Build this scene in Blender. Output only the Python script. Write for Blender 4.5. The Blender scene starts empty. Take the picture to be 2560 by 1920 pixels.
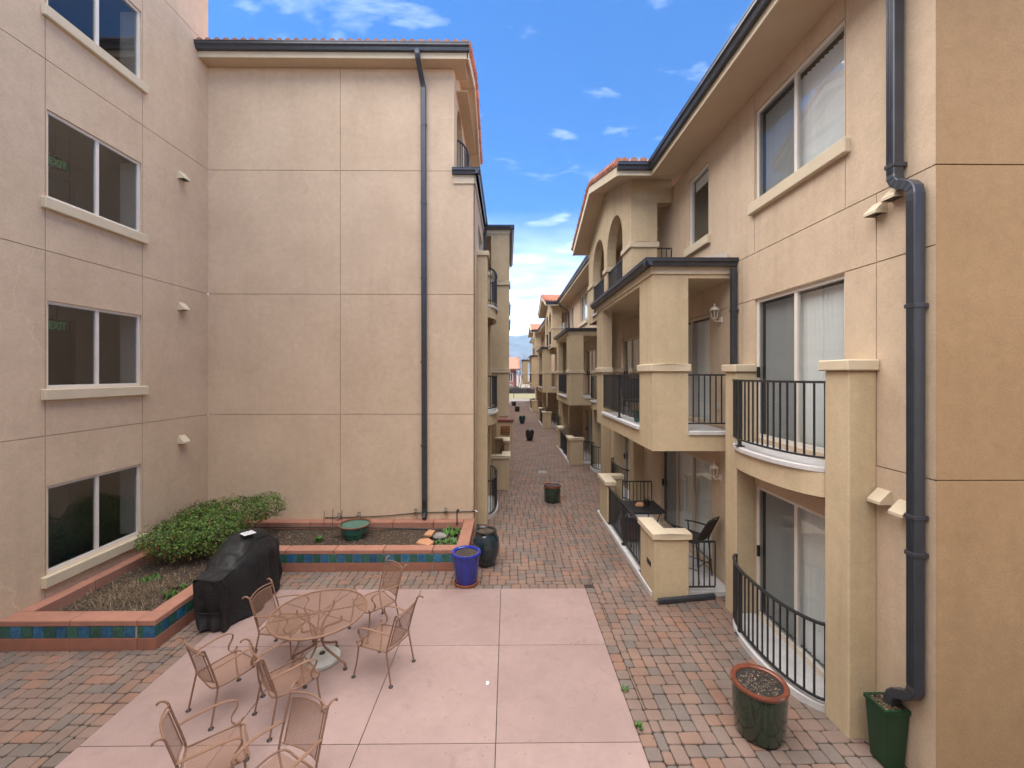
import bpy, bmesh, math, random
from mathutils import Vector, Matrix, noise
R = math.radians
rnd = random.Random(7)
S = bpy.context.scene
C = S.collection

# ------------------------------------------------------------------ camera, sky, sun, exposure
cam_d = bpy.data.cameras.new('camera'); cam = bpy.data.objects.new('camera', cam_d); C.objects.link(cam)
cam.location = (0, 0, 3.9); cam.rotation_euler = (R(90), 0, R(-0.54))
cam_d.sensor_width = 36; cam_d.lens = 14.906; cam_d.shift_y = -0.0094
cam_d.clip_start = 0.05; cam_d.clip_end = 20000
S.camera = cam
TO_SUN = Vector((-0.29, -0.06, 0.85)).normalized()
SUN_EL = math.asin(TO_SUN.z); SUN_AZ = math.atan2(TO_SUN.x, TO_SUN.y)
W = bpy.data.worlds.new('World'); S.world = W; W.use_nodes = True
nt = W.node_tree; N = nt.nodes; L = nt.links; N.clear()
out = N.new('ShaderNodeOutputWorld'); bg = N.new('ShaderNodeBackground'); L.new(bg.outputs[0], out.inputs[0])
sky = N.new('ShaderNodeTexSky'); sky.sky_type = 'NISHITA'; sky.sun_disc = False
sky.sun_elevation = SUN_EL; sky.sun_rotation = SUN_AZ; sky.altitude = 1600
sky.air_density = 1.0; sky.dust_density = 0.6; sky.ozone_density = 2.5
tc = N.new('ShaderNodeTexCoord')
sep = N.new('ShaderNodeSeparateXYZ'); L.new(tc.outputs['Generated'], sep.inputs[0])
# streaky clouds: direction divided by height, so they flatten towards the horizon
addz = N.new('ShaderNodeMath'); addz.operation = 'ADD'; addz.inputs[1].default_value = 0.22; L.new(sep.outputs[2], addz.inputs[0])
mx = N.new('ShaderNodeMath'); mx.operation = 'DIVIDE'; L.new(sep.outputs[0], mx.inputs[0]); L.new(addz.outputs[0], mx.inputs[1])
my = N.new('ShaderNodeMath'); my.operation = 'DIVIDE'; L.new(sep.outputs[1], my.inputs[0]); L.new(addz.outputs[0], my.inputs[1])
comb = N.new('ShaderNodeCombineXYZ'); L.new(mx.outputs[0], comb.inputs[0]); L.new(my.outputs[0], comb.inputs[1])
mp = N.new('ShaderNodeMapping'); mp.inputs['Scale'].default_value = (2.2, 4.2, 1); mp.inputs['Location'].default_value = (3.1, 1.35, 0); L.new(comb.outputs[0], mp.inputs[0])
nz = N.new('ShaderNodeTexNoise'); nz.inputs['Scale'].default_value = 1.5; nz.inputs['Detail'].default_value = 9; nz.inputs['Roughness'].default_value = 0.58; nz.inputs['Distortion'].default_value = 0.35; L.new(mp.outputs[0], nz.inputs['Vector'])
cr = N.new('ShaderNodeValToRGB'); cr.color_ramp.elements[0].position = 0.56; cr.color_ramp.elements[1].position = 1.0; cr.color_ramp.elements[1].color = (0.62, 0.62, 0.62, 1); L.new(nz.outputs[0], cr.inputs[0])
# the low sky is milky with thin cloud
mr = N.new('ShaderNodeMapRange'); mr.inputs[1].default_value = 0.10; mr.inputs[2].default_value = 0.36; mr.inputs[3].default_value = 0.72; mr.inputs[4].default_value = 0.0; L.new(sep.outputs[2], mr.inputs[0])
nz2 = N.new('ShaderNodeTexNoise'); nz2.inputs['Scale'].default_value = 2.2; nz2.inputs['Detail'].default_value = 6; L.new(mp.outputs[0], nz2.inputs['Vector'])
mul = N.new('ShaderNodeMath'); mul.operation = 'MULTIPLY_ADD'; mul.use_clamp = True
mr2 = N.new('ShaderNodeMapRange'); mr2.inputs[1].default_value = 0.3; mr2.inputs[2].default_value = 0.65; mr2.inputs[3].default_value = 0.6; mr2.inputs[4].default_value = 1.15; L.new(nz2.outputs[0], mr2.inputs[0])
L.new(mr.outputs[0], mul.inputs[0]); L.new(mr2.outputs[0], mul.inputs[1]); L.new(cr.outputs[0], mul.inputs[2])
sc1 = N.new('ShaderNodeMath'); sc1.operation = 'MULTIPLY'; sc1.inputs[1].default_value = 0.9; L.new(mul.outputs[0], sc1.inputs[0])
hsv = N.new('ShaderNodeHueSaturation'); hsv.inputs['Saturation'].default_value = 1.85; hsv.inputs['Hue'].default_value = 0.507; hsv.inputs['Value'].default_value = 0.54; L.new(sky.outputs[0], hsv.inputs['Color'])
mix = N.new('ShaderNodeMixRGB'); mix.inputs[2].default_value = (7.6, 8.0, 8.8, 1); L.new(sc1.outputs[0], mix.inputs[0]); L.new(hsv.outputs[0], mix.inputs[1])
L.new(mix.outputs[0], bg.inputs[0]); bg.inputs[1].default_value = 0.05
sun_d = bpy.data.lights.new('sun', 'SUN'); sun = bpy.data.objects.new('sun', sun_d); C.objects.link(sun)
sun_d.energy = 1.5; sun_d.angle = R(106); sun_d.color = (1.0, 0.90, 0.745)
sun.rotation_euler = (-TO_SUN).to_track_quat('-Z', 'Y').to_euler(); sun.location = (-20, 6, 30)
S.view_settings.view_transform = 'Standard'; S.view_settings.look = 'None'
S.view_settings.gamma = 1; S.view_settings.use_curve_mapping = False
S.view_settings.exposure = 3.2
S.cycles.max_bounces = 8; S.cycles.diffuse_bounces = 5; S.cycles.transparent_max_bounces = 24
S.cycles.caustics_reflective = False; S.cycles.caustics_refractive = False

# ------------------------------------------------------------------ materials
def new_mat(name):
    m = bpy.data.materials.new(name); m.use_nodes = True
    return m, m.node_tree.nodes, m.node_tree.links, m.node_tree.nodes['Principled BSDF']
def rgba(c, k=1.0): return (min(1, c[0]*k), min(1, c[1]*k), min(1, c[2]*k), 1)
def mat(name, col, rough=0.7, metal=0.0, var=0.12, scale=6.0, bump=0.15, bscale=90.0, spec=0.5, coat=0.0, dist=0.004, det=6, col2=None, stretch=None, objvar=0.0):
    m, n, l, p = new_mat(name)
    t = n.new('ShaderNodeTexCoord'); src = t.outputs['Object']
    if stretch:
        mpn = n.new('ShaderNodeMapping'); mpn.inputs['Scale'].default_value = stretch; l.new(src, mpn.inputs[0]); src = mpn.outputs[0]
    a = n.new('ShaderNodeTexNoise'); a.inputs['Scale'].default_value = scale; a.inputs['Detail'].default_value = det; a.inputs['Roughness'].default_value = 0.62; l.new(src, a.inputs['Vector'])
    r = n.new('ShaderNodeValToRGB'); r.color_ramp.elements[0].position = 0.3; r.color_ramp.elements[1].position = 0.72
    r.color_ramp.elements[0].color = rgba(col2 if col2 else col, 1.0 if col2 else 1-var); r.color_ramp.elements[1].color = rgba(col, 1.0 if col2 else 1+var)
    l.new(a.outputs[0], r.inputs[0]); cs = r.outputs[0]
    if objvar:
        oi = n.new('ShaderNodeObjectInfo'); h = n.new('ShaderNodeHueSaturation')
        q = n.new('ShaderNodeMapRange'); q.inputs[3].default_value = 1-objvar; q.inputs[4].default_value = 1+objvar; l.new(oi.outputs['Random'], q.inputs[0]); l.new(q.outputs[0], h.inputs['Value']); l.new(cs, h.inputs['Color']); cs = h.outputs[0]
    l.new(cs, p.inputs['Base Color'])
    p.inputs['Roughness'].default_value = rough; p.inputs['Metallic'].default_value = metal; p.inputs['Specular IOR Level'].default_value = spec
    if coat: p.inputs['Coat Weight'].default_value = coat; p.inputs['Coat Roughness'].default_value = 0.08
    if bump:
        b = n.new('ShaderNodeTexNoise'); b.inputs['Scale'].default_value = bscale; b.inputs['Detail'].default_value = 4; l.new(src, b.inputs['Vector'])
        bn = n.new('ShaderNodeBump'); bn.inputs['Strength'].default_value = bump; bn.inputs['Distance'].default_value = dist; l.new(b.outputs[0], bn.inputs['Height']); l.new(bn.outputs[0], p.inputs['Normal'])
    return m
def stucco_mat(name, col, cracks=0.0, streak=0.05):
    m, n, l, p = new_mat(name)
    t = n.new('ShaderNodeTexCoord'); src = t.outputs['Object']
    a = n.new('ShaderNodeTexNoise'); a.inputs['Scale'].default_value = 0.9; a.inputs['Detail'].default_value = 7; a.inputs['Roughness'].default_value = 0.6; l.new(src, a.inputs['Vector'])
    r = n.new('ShaderNodeValToRGB'); r.color_ramp.elements[0].position = 0.3; r.color_ramp.elements[1].position = 0.7
    r.color_ramp.elements[0].color = rgba((col[0]*0.92, col[1]*0.90, col[2]*0.88)); r.color_ramp.elements[1].color = rgba(col, 1.06); l.new(a.outputs[0], r.inputs[0])
    # trowel mottling and fine sand grain
    g = n.new('ShaderNodeTexNoise'); g.inputs['Scale'].default_value = 7; g.inputs['Detail'].default_value = 8; g.inputs['Roughness'].default_value = 0.72; g.inputs['Distortion'].default_value = 0.4; l.new(src, g.inputs['Vector'])
    gr = n.new('ShaderNodeMapRange'); gr.inputs[1].default_value = 0.25; gr.inputs[2].default_value = 0.75; gr.inputs[3].default_value = 0.90; gr.inputs[4].default_value = 1.09; l.new(g.outputs[0], gr.inputs[0])
    fg = n.new('ShaderNodeTexNoise'); fg.inputs['Scale'].default_value = 48; fg.inputs['Detail'].default_value = 6; fg.inputs['Roughness'].default_value = 0.8; l.new(src, fg.inputs['Vector'])
    fq = n.new('ShaderNodeMapRange'); fq.inputs[1].default_value = 0.3; fq.inputs[2].default_value = 0.7; fq.inputs[3].default_value = 0.88; fq.inputs[4].default_value = 1.12; l.new(fg.outputs[0], fq.inputs[0])
    fm = n.new('ShaderNodeMath'); fm.operation = 'MULTIPLY'; l.new(gr.outputs[0], fm.inputs[0]); l.new(fq.outputs[0], fm.inputs[1])
    h = n.new('ShaderNodeHueSaturation'); l.new(r.outputs[0], h.inputs['Color']); l.new(fm.outputs[0], h.inputs['Value']); c = h.outputs[0]
    if cracks:
        # patched hairline cracks, paler than the wall
        dn = n.new('ShaderNodeTexNoise'); dn.inputs['Scale'].default_value = 1.3; dn.inputs['Detail'].default_value = 4; l.new(src, dn.inputs['Vector'])
        va = n.new('ShaderNodeVectorMath'); va.operation = 'MULTIPLY_ADD'; va.inputs[1].default_value = (0.7, 0.7, 0.7); l.new(dn.outputs['Color'], va.inputs[0]); l.new(src, va.inputs[2])
        vo = n.new('ShaderNodeTexVoronoi'); vo.feature = 'DISTANCE_TO_EDGE'; vo.inputs['Scale'].default_value = 0.42; l.new(va.outputs[0], vo.inputs['Vector'])
        q = n.new('ShaderNodeMapRange'); q.inputs[1].default_value = 0.001; q.inputs[2].default_value = 0.0055; q.inputs[3].default_value = 1; q.inputs[4].default_value = 0; l.new(vo.outputs['Distance'], q.inputs[0])
        mk = n.new('ShaderNodeTexNoise'); mk.inputs['Scale'].default_value = 0.55; mk.inputs['Detail'].default_value = 2; l.new(src, mk.inputs['Vector'])
        mq = n.new('ShaderNodeMapRange'); mq.inputs[1].default_value = 0.50; mq.inputs[2].default_value = 0.62; mq.inputs[3].default_value = 0; mq.inputs[4].default_value = cracks; l.new(mk.outputs[0], mq.inputs[0])
        mm = n.new('ShaderNodeMath'); mm.operation = 'MULTIPLY'; l.new(q.outputs[0], mm.inputs[0]); l.new(mq.outputs[0], mm.inputs[1])
        mc = n.new('ShaderNodeMixRGB'); mc.inputs[2].default_value = rgba((col[0]*1.16, col[1]*1.18, col[2]*1.2)); l.new(mm.outputs[0], mc.inputs[0]); l.new(c, mc.inputs[1]); c = mc.outputs[0]
    if streak:
        sm = n.new('ShaderNodeMapping'); sm.inputs['Scale'].default_value = (2.2, 2.2, 0.16); l.new(src, sm.inputs[0])
        sn = n.new('ShaderNodeTexNoise'); sn.inputs['Scale'].default_value = 2.0; sn.inputs['Detail'].default_value = 5; l.new(sm.outputs[0], sn.inputs['Vector'])
        sq = n.new('ShaderNodeMapRange'); sq.inputs[1].default_value = 0.5; sq.inputs[2].default_value = 0.75; sq.inputs[3].default_value = 1.0; sq.inputs[4].default_value = 1-streak*2; l.new(sn.outputs[0], sq.inputs[0])
        h2 = n.new('ShaderNodeHueSaturation'); l.new(c, h2.inputs['Color']); l.new(sq.outputs[0], h2.inputs['Value']); c = h2.outputs[0]
    l.new(c, p.inputs['Base Color']); p.inputs['Roughness'].default_value = 0.92; p.inputs['Specular IOR Level'].default_value = 0.2
    b = n.new('ShaderNodeTexNoise'); b.inputs['Scale'].default_value = 120; b.inputs['Detail'].default_value = 3; l.new(src, b.inputs['Vector'])
    b2 = n.new('ShaderNodeBump'); b2.inputs['Strength'].default_value = 0.45; b2.inputs['Distance'].default_value = 0.005; l.new(b.outputs[0], b2.inputs['Height'])
    b3 = n.new('ShaderNodeBump'); b3.inputs['Strength'].default_value = 0.25; b3.inputs['Distance'].default_value = 0.012; l.new(g.outputs[0], b3.inputs['Height']); l.new(b2.outputs[0], b3.inputs['Normal']); l.new(b3.outputs[0], p.inputs['Normal'])
    return m
def glass_mat(name, tint, refl=1.0):
    m, n, l, p = new_mat(name); n.remove(p)
    o = n['Material Output']; tr = n.new('ShaderNodeBsdfTransparent'); tr.inputs[0].default_value = (*tint, 1)
    gl = n.new('ShaderNodeBsdfGlossy'); gl.inputs['Roughness'].default_value = 0.012; gl.inputs[0].default_value = (refl, refl, refl, 1)
    lw = n.new('ShaderNodeLayerWeight'); lw.inputs[0].default_value = 0.5
    pw = n.new('ShaderNodeMath'); pw.operation = 'POWER'; pw.inputs[1].default_value = 4.0; l.new(lw.outputs['Facing'], pw.inputs[0])
    fr = n.new('ShaderNodeMapRange'); fr.inputs[3].default_value = 0.085; fr.inputs[4].default_value = 1.0; l.new(pw.outputs[0], fr.inputs[0])
    mxs = n.new('ShaderNodeMixShader'); l.new(fr.outputs[0], mxs.inputs[0]); l.new(tr.outputs[0], mxs.inputs[1]); l.new(gl.outputs[0], mxs.inputs[2]); l.new(mxs.outputs[0], o.inputs[0])
    return m
def screen_mat(name):
    m, n, l, p = new_mat(name)
    o = n['Material Output']; tr = n.new('ShaderNodeBsdfTransparent')
    p.inputs['Base Color'].default_value = (0.03, 0.032, 0.036, 1); p.inputs['Roughness'].default_value = 0.7
    mxs = n.new('ShaderNodeMixShader'); mxs.inputs[0].default_value = 0.40; l.new(tr.outputs[0], mxs.inputs[1]); l.new(p.outputs[0], mxs.inputs[2]); l.new(mxs.outputs[0], o.inputs[0])
    return m
def paver_mat(name):
    m, n, l, p = new_mat(name)
    oi = n.new('ShaderNodeObjectInfo'); ge = n.new('ShaderNodeNewGeometry')
    a = n.new('ShaderNodeMath'); a.operation = 'MULTIPLY_ADD'; a.inputs[1].default_value = 7.31; l.new(oi.outputs['Random'], a.inputs[0]); l.new(ge.outputs['Random Per Island'], a.inputs[2])
    f = n.new('ShaderNodeMath'); f.operation = 'FRACT'; l.new(a.outputs[0], f.inputs[0])
    r = n.new('ShaderNodeValToRGB'); e = r.color_ramp.elements
    e[0].position = 0; e[0].color = (0.165, 0.138, 0.124, 1); e[1].position = 1; e[1].color = (0.262, 0.150, 0.110, 1)
    for pos, c in ((0.12, (0.182, 0.149, 0.131)), (0.24, (0.205, 0.153, 0.130)), (0.5, (0.220, 0.156, 0.130)), (0.76, (0.232, 0.158, 0.128)), (0.92, (0.243, 0.154, 0.118))):
        x = e.new(pos); x.color = (*c, 1)
    l.new(f.outputs[0], r.inputs[0])
    t = n.new('ShaderNodeTexCoord')
    g = n.new('ShaderNodeTexNoise'); g.inputs['Scale'].default_value = 95; g.inputs['Detail'].default_value = 5; g.inputs['Roughness'].default_value = 0.75; l.new(ge.outputs['Position'], g.inputs['Vector'])
    g2 = n.new('ShaderNodeTexNoise'); g2.inputs['Scale'].default_value = 1.6; g2.inputs['Detail'].default_value = 6; l.new(ge.outputs['Position'], g2.inputs['Vector'])
    q = n.new('ShaderNodeMapRange'); q.inputs[1].default_value = 0.3; q.inputs[2].default_value = 0.7; q.inputs[3].default_value = 0.80; q.inputs[4].default_value = 1.2; l.new(g.outputs[0], q.inputs[0])
    q2 = n.new('ShaderNodeMapRange'); q2.inputs[1].default_value = 0.3; q2.inputs[2].default_value = 0.7; q2.inputs[3].default_value = 0.74; q2.inputs[4].default_value = 1.04; l.new(g2.outputs[0], q2.inputs[0])
    mu = n.new('ShaderNodeMath'); mu.operation = 'MULTIPLY'; l.new(q.outputs[0], mu.inputs[0]); l.new(q2.outputs[0], mu.inputs[1])
    h = n.new('ShaderNodeHueSaturation'); l.new(r.outputs[0], h.inputs['Color']); l.new(mu.outputs[0], h.inputs['Value']); l.new(h.outputs[0], p.inputs['Base Color'])
    p.inputs['Roughness'].default_value = 0.85; p.inputs['Specular IOR Level'].default_value = 0.3
    b = n.new('ShaderNodeBump'); b.inputs['Strength'].default_value = 0.5; b.inputs['Distance'].default_value = 0.004; l.new(g.outputs[0], b.inputs['Height']); l.new(b.outputs[0], p.inputs['Normal'])
    return m
def tile_mat(name, c1, c2):
    m, n, l, p = new_mat(name)
    t = n.new('ShaderNodeTexCoord'); oi = n.new('ShaderNodeObjectInfo')
    va = n.new('ShaderNodeVectorMath'); va.operation = 'ADD'; l.new(t.outputs['Object'], va.inputs[0]); l.new(oi.outputs['Location'], va.inputs[1])
    g = n.new('ShaderNodeTexNoise'); g.inputs['Scale'].default_value = 13; g.inputs['Detail'].default_value = 5; g.inputs['Distortion'].default_value = 1.2; l.new(va.outputs[0], g.inputs['Vector'])
    r = n.new('ShaderNodeValToRGB'); r.color_ramp.elements[0].position = 0.33; r.color_ramp.elements[1].position = 0.68
    r.color_ramp.elements[0].color = (*c1, 1); r.color_ramp.elements[1].color = (*c2, 1); l.new(g.outputs[0], r.inputs[0])
    h = n.new('ShaderNodeHueSaturation'); q = n.new('ShaderNodeMapRange'); q.inputs[3].default_value = 0.75; q.inputs[4].default_value = 1.25; l.new(oi.outputs['Random'], q.inputs[0]); l.new(q.outputs[0], h.inputs['Value']); l.new(r.outputs[0], h.inputs['Color']); l.new(h.outputs[0], p.inputs['Base Color'])
    p.inputs['Roughness'].default_value = 0.28
    b = n.new('ShaderNodeBump'); b.inputs['Strength'].default_value = 0.2; b.inputs['Distance'].default_value = 0.003; l.new(g.outputs[0], b.inputs['Height']); l.new(b.outputs[0], p.inputs['Normal'])
    return m
def leaf_mat(name, cols, trans=0.15):
    m, n, l, p = new_mat(name)
    ge = n.new('ShaderNodeNewGeometry'); r = n.new('ShaderNodeValToRGB'); e = r.color_ramp.elements; r.color_ramp.interpolation = 'LINEAR'
    e[0].position = 0; e[0].color = (*cols[0], 1); e[1].position = 1; e[1].color = (*cols[-1], 1)
    for i, c in enumerate(cols[1:-1]):
        x = e.new((i+1)/(len(cols)-1)); x.color = (*c, 1)
    l.new(ge.outputs['Random Per Island'], r.inputs[0]); l.new(r.outputs[0], p.inputs['Base Color']); p.inputs['Roughness'].default_value = 0.5
    return m
def glaze_mat(name, c1, c2, rough=0.15, scale=5, stretch=(3, 3, 0.7)):
    return mat(name, c2, rough=rough, col2=c1, scale=scale, stretch=stretch, bump=0.08, bscale=14, coat=0.6, dist=0.01)
M = {}
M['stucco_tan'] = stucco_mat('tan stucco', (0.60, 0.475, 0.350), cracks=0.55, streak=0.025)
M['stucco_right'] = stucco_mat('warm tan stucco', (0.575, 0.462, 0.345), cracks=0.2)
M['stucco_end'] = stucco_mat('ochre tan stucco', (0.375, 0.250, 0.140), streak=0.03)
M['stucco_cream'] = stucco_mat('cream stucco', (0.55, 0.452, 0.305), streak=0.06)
M['trim'] = mat('cream trim', (0.60, 0.52, 0.385), rough=0.85, var=0.06, scale=3, bump=0.3, bscale=140)
M['soffit'] = mat('cream soffit paint', (0.56, 0.45, 0.32), rough=0.85, var=0.05, scale=2, bump=0.1)
M['white_frame'] = mat('white vinyl', (0.72, 0.69, 0.64), rough=0.4, var=0.04, scale=4, bump=0.0)
M['tan_frame'] = mat('almond frame', (0.58, 0.49, 0.38), rough=0.45, var=0.05, scale=4, bump=0.0)
M['glass'] = glass_mat('window glass', (0.90, 0.93, 0.93))
M['glass_dark'] = glass_mat('tinted window glass', (0.60, 0.62, 0.60))
M['screen'] = screen_mat('insect screen')
M['blind'] = mat('blind fabric', (0.80, 0.82, 0.82), rough=0.7, var=0.05, scale=9, bump=0.1, bscale=200)
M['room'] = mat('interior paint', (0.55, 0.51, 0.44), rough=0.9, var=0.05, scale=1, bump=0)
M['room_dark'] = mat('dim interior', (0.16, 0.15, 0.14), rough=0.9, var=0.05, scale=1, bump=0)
M['door_dark'] = mat('dark brown door', (0.06, 0.045, 0.035), rough=0.5, var=0.1, scale=3, bump=0.05)
M['iron'] = mat('black painted iron', (0.022, 0.025, 0.030), rough=0.42, var=0.25, scale=14, bump=0.1, bscale=60, spec=0.6)
M['gutter'] = mat('charcoal gutter metal', (0.055, 0.062, 0.078), rough=0.33, metal=0.35, var=0.15, scale=5, bump=0.06, bscale=25, spec=0.6)
M['roof_tile'] = mat('terracotta roof tile', (0.46, 0.19, 0.115), rough=0.8, var=0.3, scale=9, bump=0.3, bscale=60, objvar=0.25)
M['roof_tile_pale'] = mat('pale terracotta roof tile', (0.52, 0.27, 0.19), rough=0.8, var=0.3, scale=9, bump=0.3, bscale=60)
M['slab'] = mat('pale concrete', (0.55, 0.55, 0.56), rough=0.85, var=0.12, scale=5, bump=0.3, bscale=80)
M['under'] = mat('brown soffit', (0.26, 0.115, 0.055), rough=0.7, var=0.15, scale=4, bump=0.1)  # brown tone for balcony undersides and louvre slats
M['paver'] = paver_mat('tumbled concrete paver')
M['joint'] = mat('dark joint sand', (0.038, 0.031, 0.026), rough=0.95, var=0.35, scale=14, bump=0.5, bscale=120)
def patio_mat():
    m, n, l, p = new_mat('pink dyed concrete'); ge = n.new('ShaderNodeNewGeometry'); src = ge.outputs['Position']; oi = n.new('ShaderNodeObjectInfo')
    def nz(sc, det, ro, a, b, lo, hi, dis=0.0):
        x = n.new('ShaderNodeTexNoise'); x.inputs['Scale'].default_value = sc; x.inputs['Detail'].default_value = det; x.inputs['Roughness'].default_value = ro; x.inputs['Distortion'].default_value = dis; l.new(src, x.inputs['Vector'])
        q = n.new('ShaderNodeMapRange'); q.inputs[1].default_value = a; q.inputs[2].default_value = b; q.inputs[3].default_value = lo; q.inputs[4].default_value = hi; l.new(x.outputs[0], q.inputs[0]); return q.outputs[0]
    def mul(a, b):
        x = n.new('ShaderNodeMath'); x.operation = 'MULTIPLY'; l.new(a, x.inputs[0]); l.new(b, x.inputs[1]); return x.outputs[0]
    v = mul(nz(0.8, 6, 0.6, 0.3, 0.7, 0.90, 1.09), nz(5, 9, 0.7, 0.3, 0.72, 0.92, 1.07, 0.6))
    v = mul(v, nz(2.3, 5, 0.65, 0.60, 0.74, 1.0, 0.80, 1.0))                 # worn grey patches
    v = mul(v, nz(26, 3, 0.5, 0.69, 0.76, 1.0, 0.62))                        # dark specks and scuffs
    v = mul(v, nz(70, 5, 0.8, 0.3, 0.7, 0.95, 1.05))
    q = n.new('ShaderNodeMapRange'); q.inputs[3].default_value = 0.95; q.inputs[4].default_value = 1.05; l.new(oi.outputs['Random'], q.inputs[0]); v = mul(v, q.outputs[0])
    h = n.new('ShaderNodeHueSaturation'); h.inputs['Color'].default_value = (0.315, 0.226, 0.210, 1); l.new(v, h.inputs['Value']); l.new(h.outputs[0], p.inputs['Base Color'])
    p.inputs['Roughness'].default_value = 0.72; p.inputs['Specular IOR Level'].default_value = 0.3
    b = n.new('ShaderNodeBump'); b.inputs['Strength'].default_value = 0.2; b.inputs['Distance'].default_value = 0.01; l.new(v, b.inputs['Height']); l.new(b.outputs[0], p.inputs['Normal'])
    return m
M['patio'] = patio_mat()
M['planter'] = mat('red dyed concrete', (0.34, 0.165, 0.118), rough=0.85, var=0.14, scale=4, bump=0.35, bscale=70, objvar=0.06)
M['planter_side'] = mat('rust dyed concrete', (0.33, 0.135, 0.085), rough=0.85, col2=(0.24, 0.115, 0.085), scale=5, bump=0.35, bscale=70, objvar=0.08)
M['grout'] = mat('pinkish grout', (0.40, 0.30, 0.27), rough=0.9, var=0.1, scale=20, bump=0.2)
M['tile_blue'] = tile_mat('glazed blue tile', (0.012, 0.060, 0.17), (0.035, 0.17, 0.27))
M['tile_green'] = tile_mat('glazed green tile', (0.016, 0.075, 0.068), (0.045, 0.14, 0.105))
M['soil'] = mat('dark soil', (0.070, 0.050, 0.037), rough=1.0, var=0.5, scale=18, bump=1.0, bscale=45, dist=0.03)
M['mulch'] = leaf_mat('bark mulch', [(0.03, 0.02, 0.014), (0.10, 0.06, 0.035), (0.17, 0.12, 0.075), (0.07, 0.045, 0.03), (0.34, 0.27, 0.18)])
M['straw'] = leaf_mat('dry stems', [(0.12, 0.08, 0.045), (0.22, 0.16, 0.09), (0.30, 0.24, 0.15), (0.09, 0.06, 0.045)])
M['leaf'] = leaf_mat('shrub leaf', [(0.030, 0.085, 0.008), (0.060, 0.14, 0.012), (0.10, 0.20, 0.020), (0.045, 0.11, 0.010), (0.13, 0.24, 0.030), (0.028, 0.075, 0.010), (0.14, 0.08, 0.035)])
M['leaf_dry'] = leaf_mat('withered shrub leaf', [(0.14, 0.07, 0.03), (0.22, 0.12, 0.05), (0.09, 0.05, 0.03)])
M['weed'] = leaf_mat('weed leaf', [(0.03, 0.11, 0.015), (0.06, 0.18, 0.02), (0.10, 0.22, 0.05)])
M['bark'] = mat('twig bark', (0.11, 0.075, 0.05), rough=0.9, var=0.3, scale=20, bump=0.5, bscale=60)
M['tan_metal'] = mat('tan powder coat', (0.215, 0.120, 0.080), rough=0.45, var=0.10, scale=10, bump=0.05, bscale=90, spec=0.5)
M['cover'] = mat('black vinyl cover', (0.010, 0.0105, 0.012), rough=0.58, var=0.3, scale=5, bump=0.5, bscale=11, dist=0.035, spec=0.4)
M['tag'] = mat('printed care tag', (0.62, 0.65, 0.68), rough=0.6, var=0.05, scale=9, bump=0)
M['print'] = mat('grey print', (0.20, 0.22, 0.25), rough=0.6, var=0.05, scale=9, bump=0)
M['base_grey'] = mat('weathered grey resin', (0.50, 0.50, 0.46), rough=0.6, var=0.12, scale=7, bump=0.1, bscale=30)
M['glaze_blue'] = glaze_mat('cobalt glaze', (0.001, 0.010, 0.17), (0.002, 0.026, 0.36))
M['glaze_dark'] = glaze_mat('dark teal glaze', (0.008, 0.010, 0.020), (0.018, 0.045, 0.055))
M['glaze_green'] = glaze_mat('mottled green glaze', (0.010, 0.014, 0.010), (0.026, 0.058, 0.034), scale=9)
M['glaze_black'] = glaze_mat('black glaze', (0.008, 0.009, 0.011), (0.014, 0.020, 0.022), rough=0.1)
M['glaze_deep'] = glaze_mat('deep green glaze', (0.006, 0.03, 0.026), (0.012, 0.06, 0.05), rough=0.1)
M['glaze_jade'] = glaze_mat('jade glaze', (0.012, 0.09, 0.075), (0.05, 0.22, 0.18))
M['terracotta'] = mat('terracotta', (0.40, 0.145, 0.08), rough=0.65, var=0.15, scale=8, bump=0.1)
M['rust_rim'] = mat('rust brown glaze', (0.155, 0.048, 0.027), rough=0.3, var=0.25, scale=9, bump=0.08, coat=0.3)
M['rock'] = mat('grey rock', (0.26, 0.25, 0.24), rough=0.9, var=0.25, scale=10, bump=0.6, bscale=30, dist=0.02)
M['sandstone'] = mat('orange sandstone', (0.46, 0.24, 0.14), rough=0.9, var=0.2, scale=8, bump=0.5, bscale=40, dist=0.02)
M['lantern'] = mat('white lantern enamel', (0.66, 0.62, 0.56), rough=0.4, var=0.06, scale=10, bump=0)
M['lantern_glass'] = glass_mat('lantern glass', (0.85, 0.86, 0.84))
M['chrome'] = mat('brushed metal', (0.55, 0.55, 0.56), rough=0.25, metal=0.9, var=0.1, scale=20, bump=0)
M['black'] = mat('black plastic', (0.02, 0.02, 0.022), rough=0.5, var=0.2, scale=10, bump=0.05)
M['green_plastic'] = mat('green plastic', (0.007, 0.042, 0.018), rough=0.45, var=0.12, scale=8, bump=0)
M['sling'] = mat('brown sling mesh', (0.045, 0.036, 0.030), rough=0.7, var=0.15, scale=30, bump=0.2, bscale=250)
M['white'] = mat('white scrap', (0.78, 0.78, 0.76), rough=0.8, var=0.05, scale=20, bump=0)
M['lawn'] = mat('dormant lawn', (0.16, 0.145, 0.075), rough=1.0, var=0.2, scale=1.5, bump=0.6, bscale=12, dist=0.05)
M['ground'] = mat('bare ground', (0.20, 0.165, 0.12), rough=1.0, var=0.2, scale=0.2, bump=0)
M['walk'] = mat('pale pavement', (0.20, 0.18, 0.17), rough=0.9, var=0.1, scale=1.2, bump=0.1)
M['pink'] = stucco_mat('pink stucco', (0.36, 0.15, 0.125))
M['pink_dark'] = mat('brown red trim', (0.16, 0.055, 0.045), rough=0.8, var=0.1, scale=3, bump=0)
M['roof_far'] = mat('orange tile roof', (0.33, 0.145, 0.095), rough=0.85, var=0.15, scale=4, bump=0.3, bscale=8)
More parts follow.
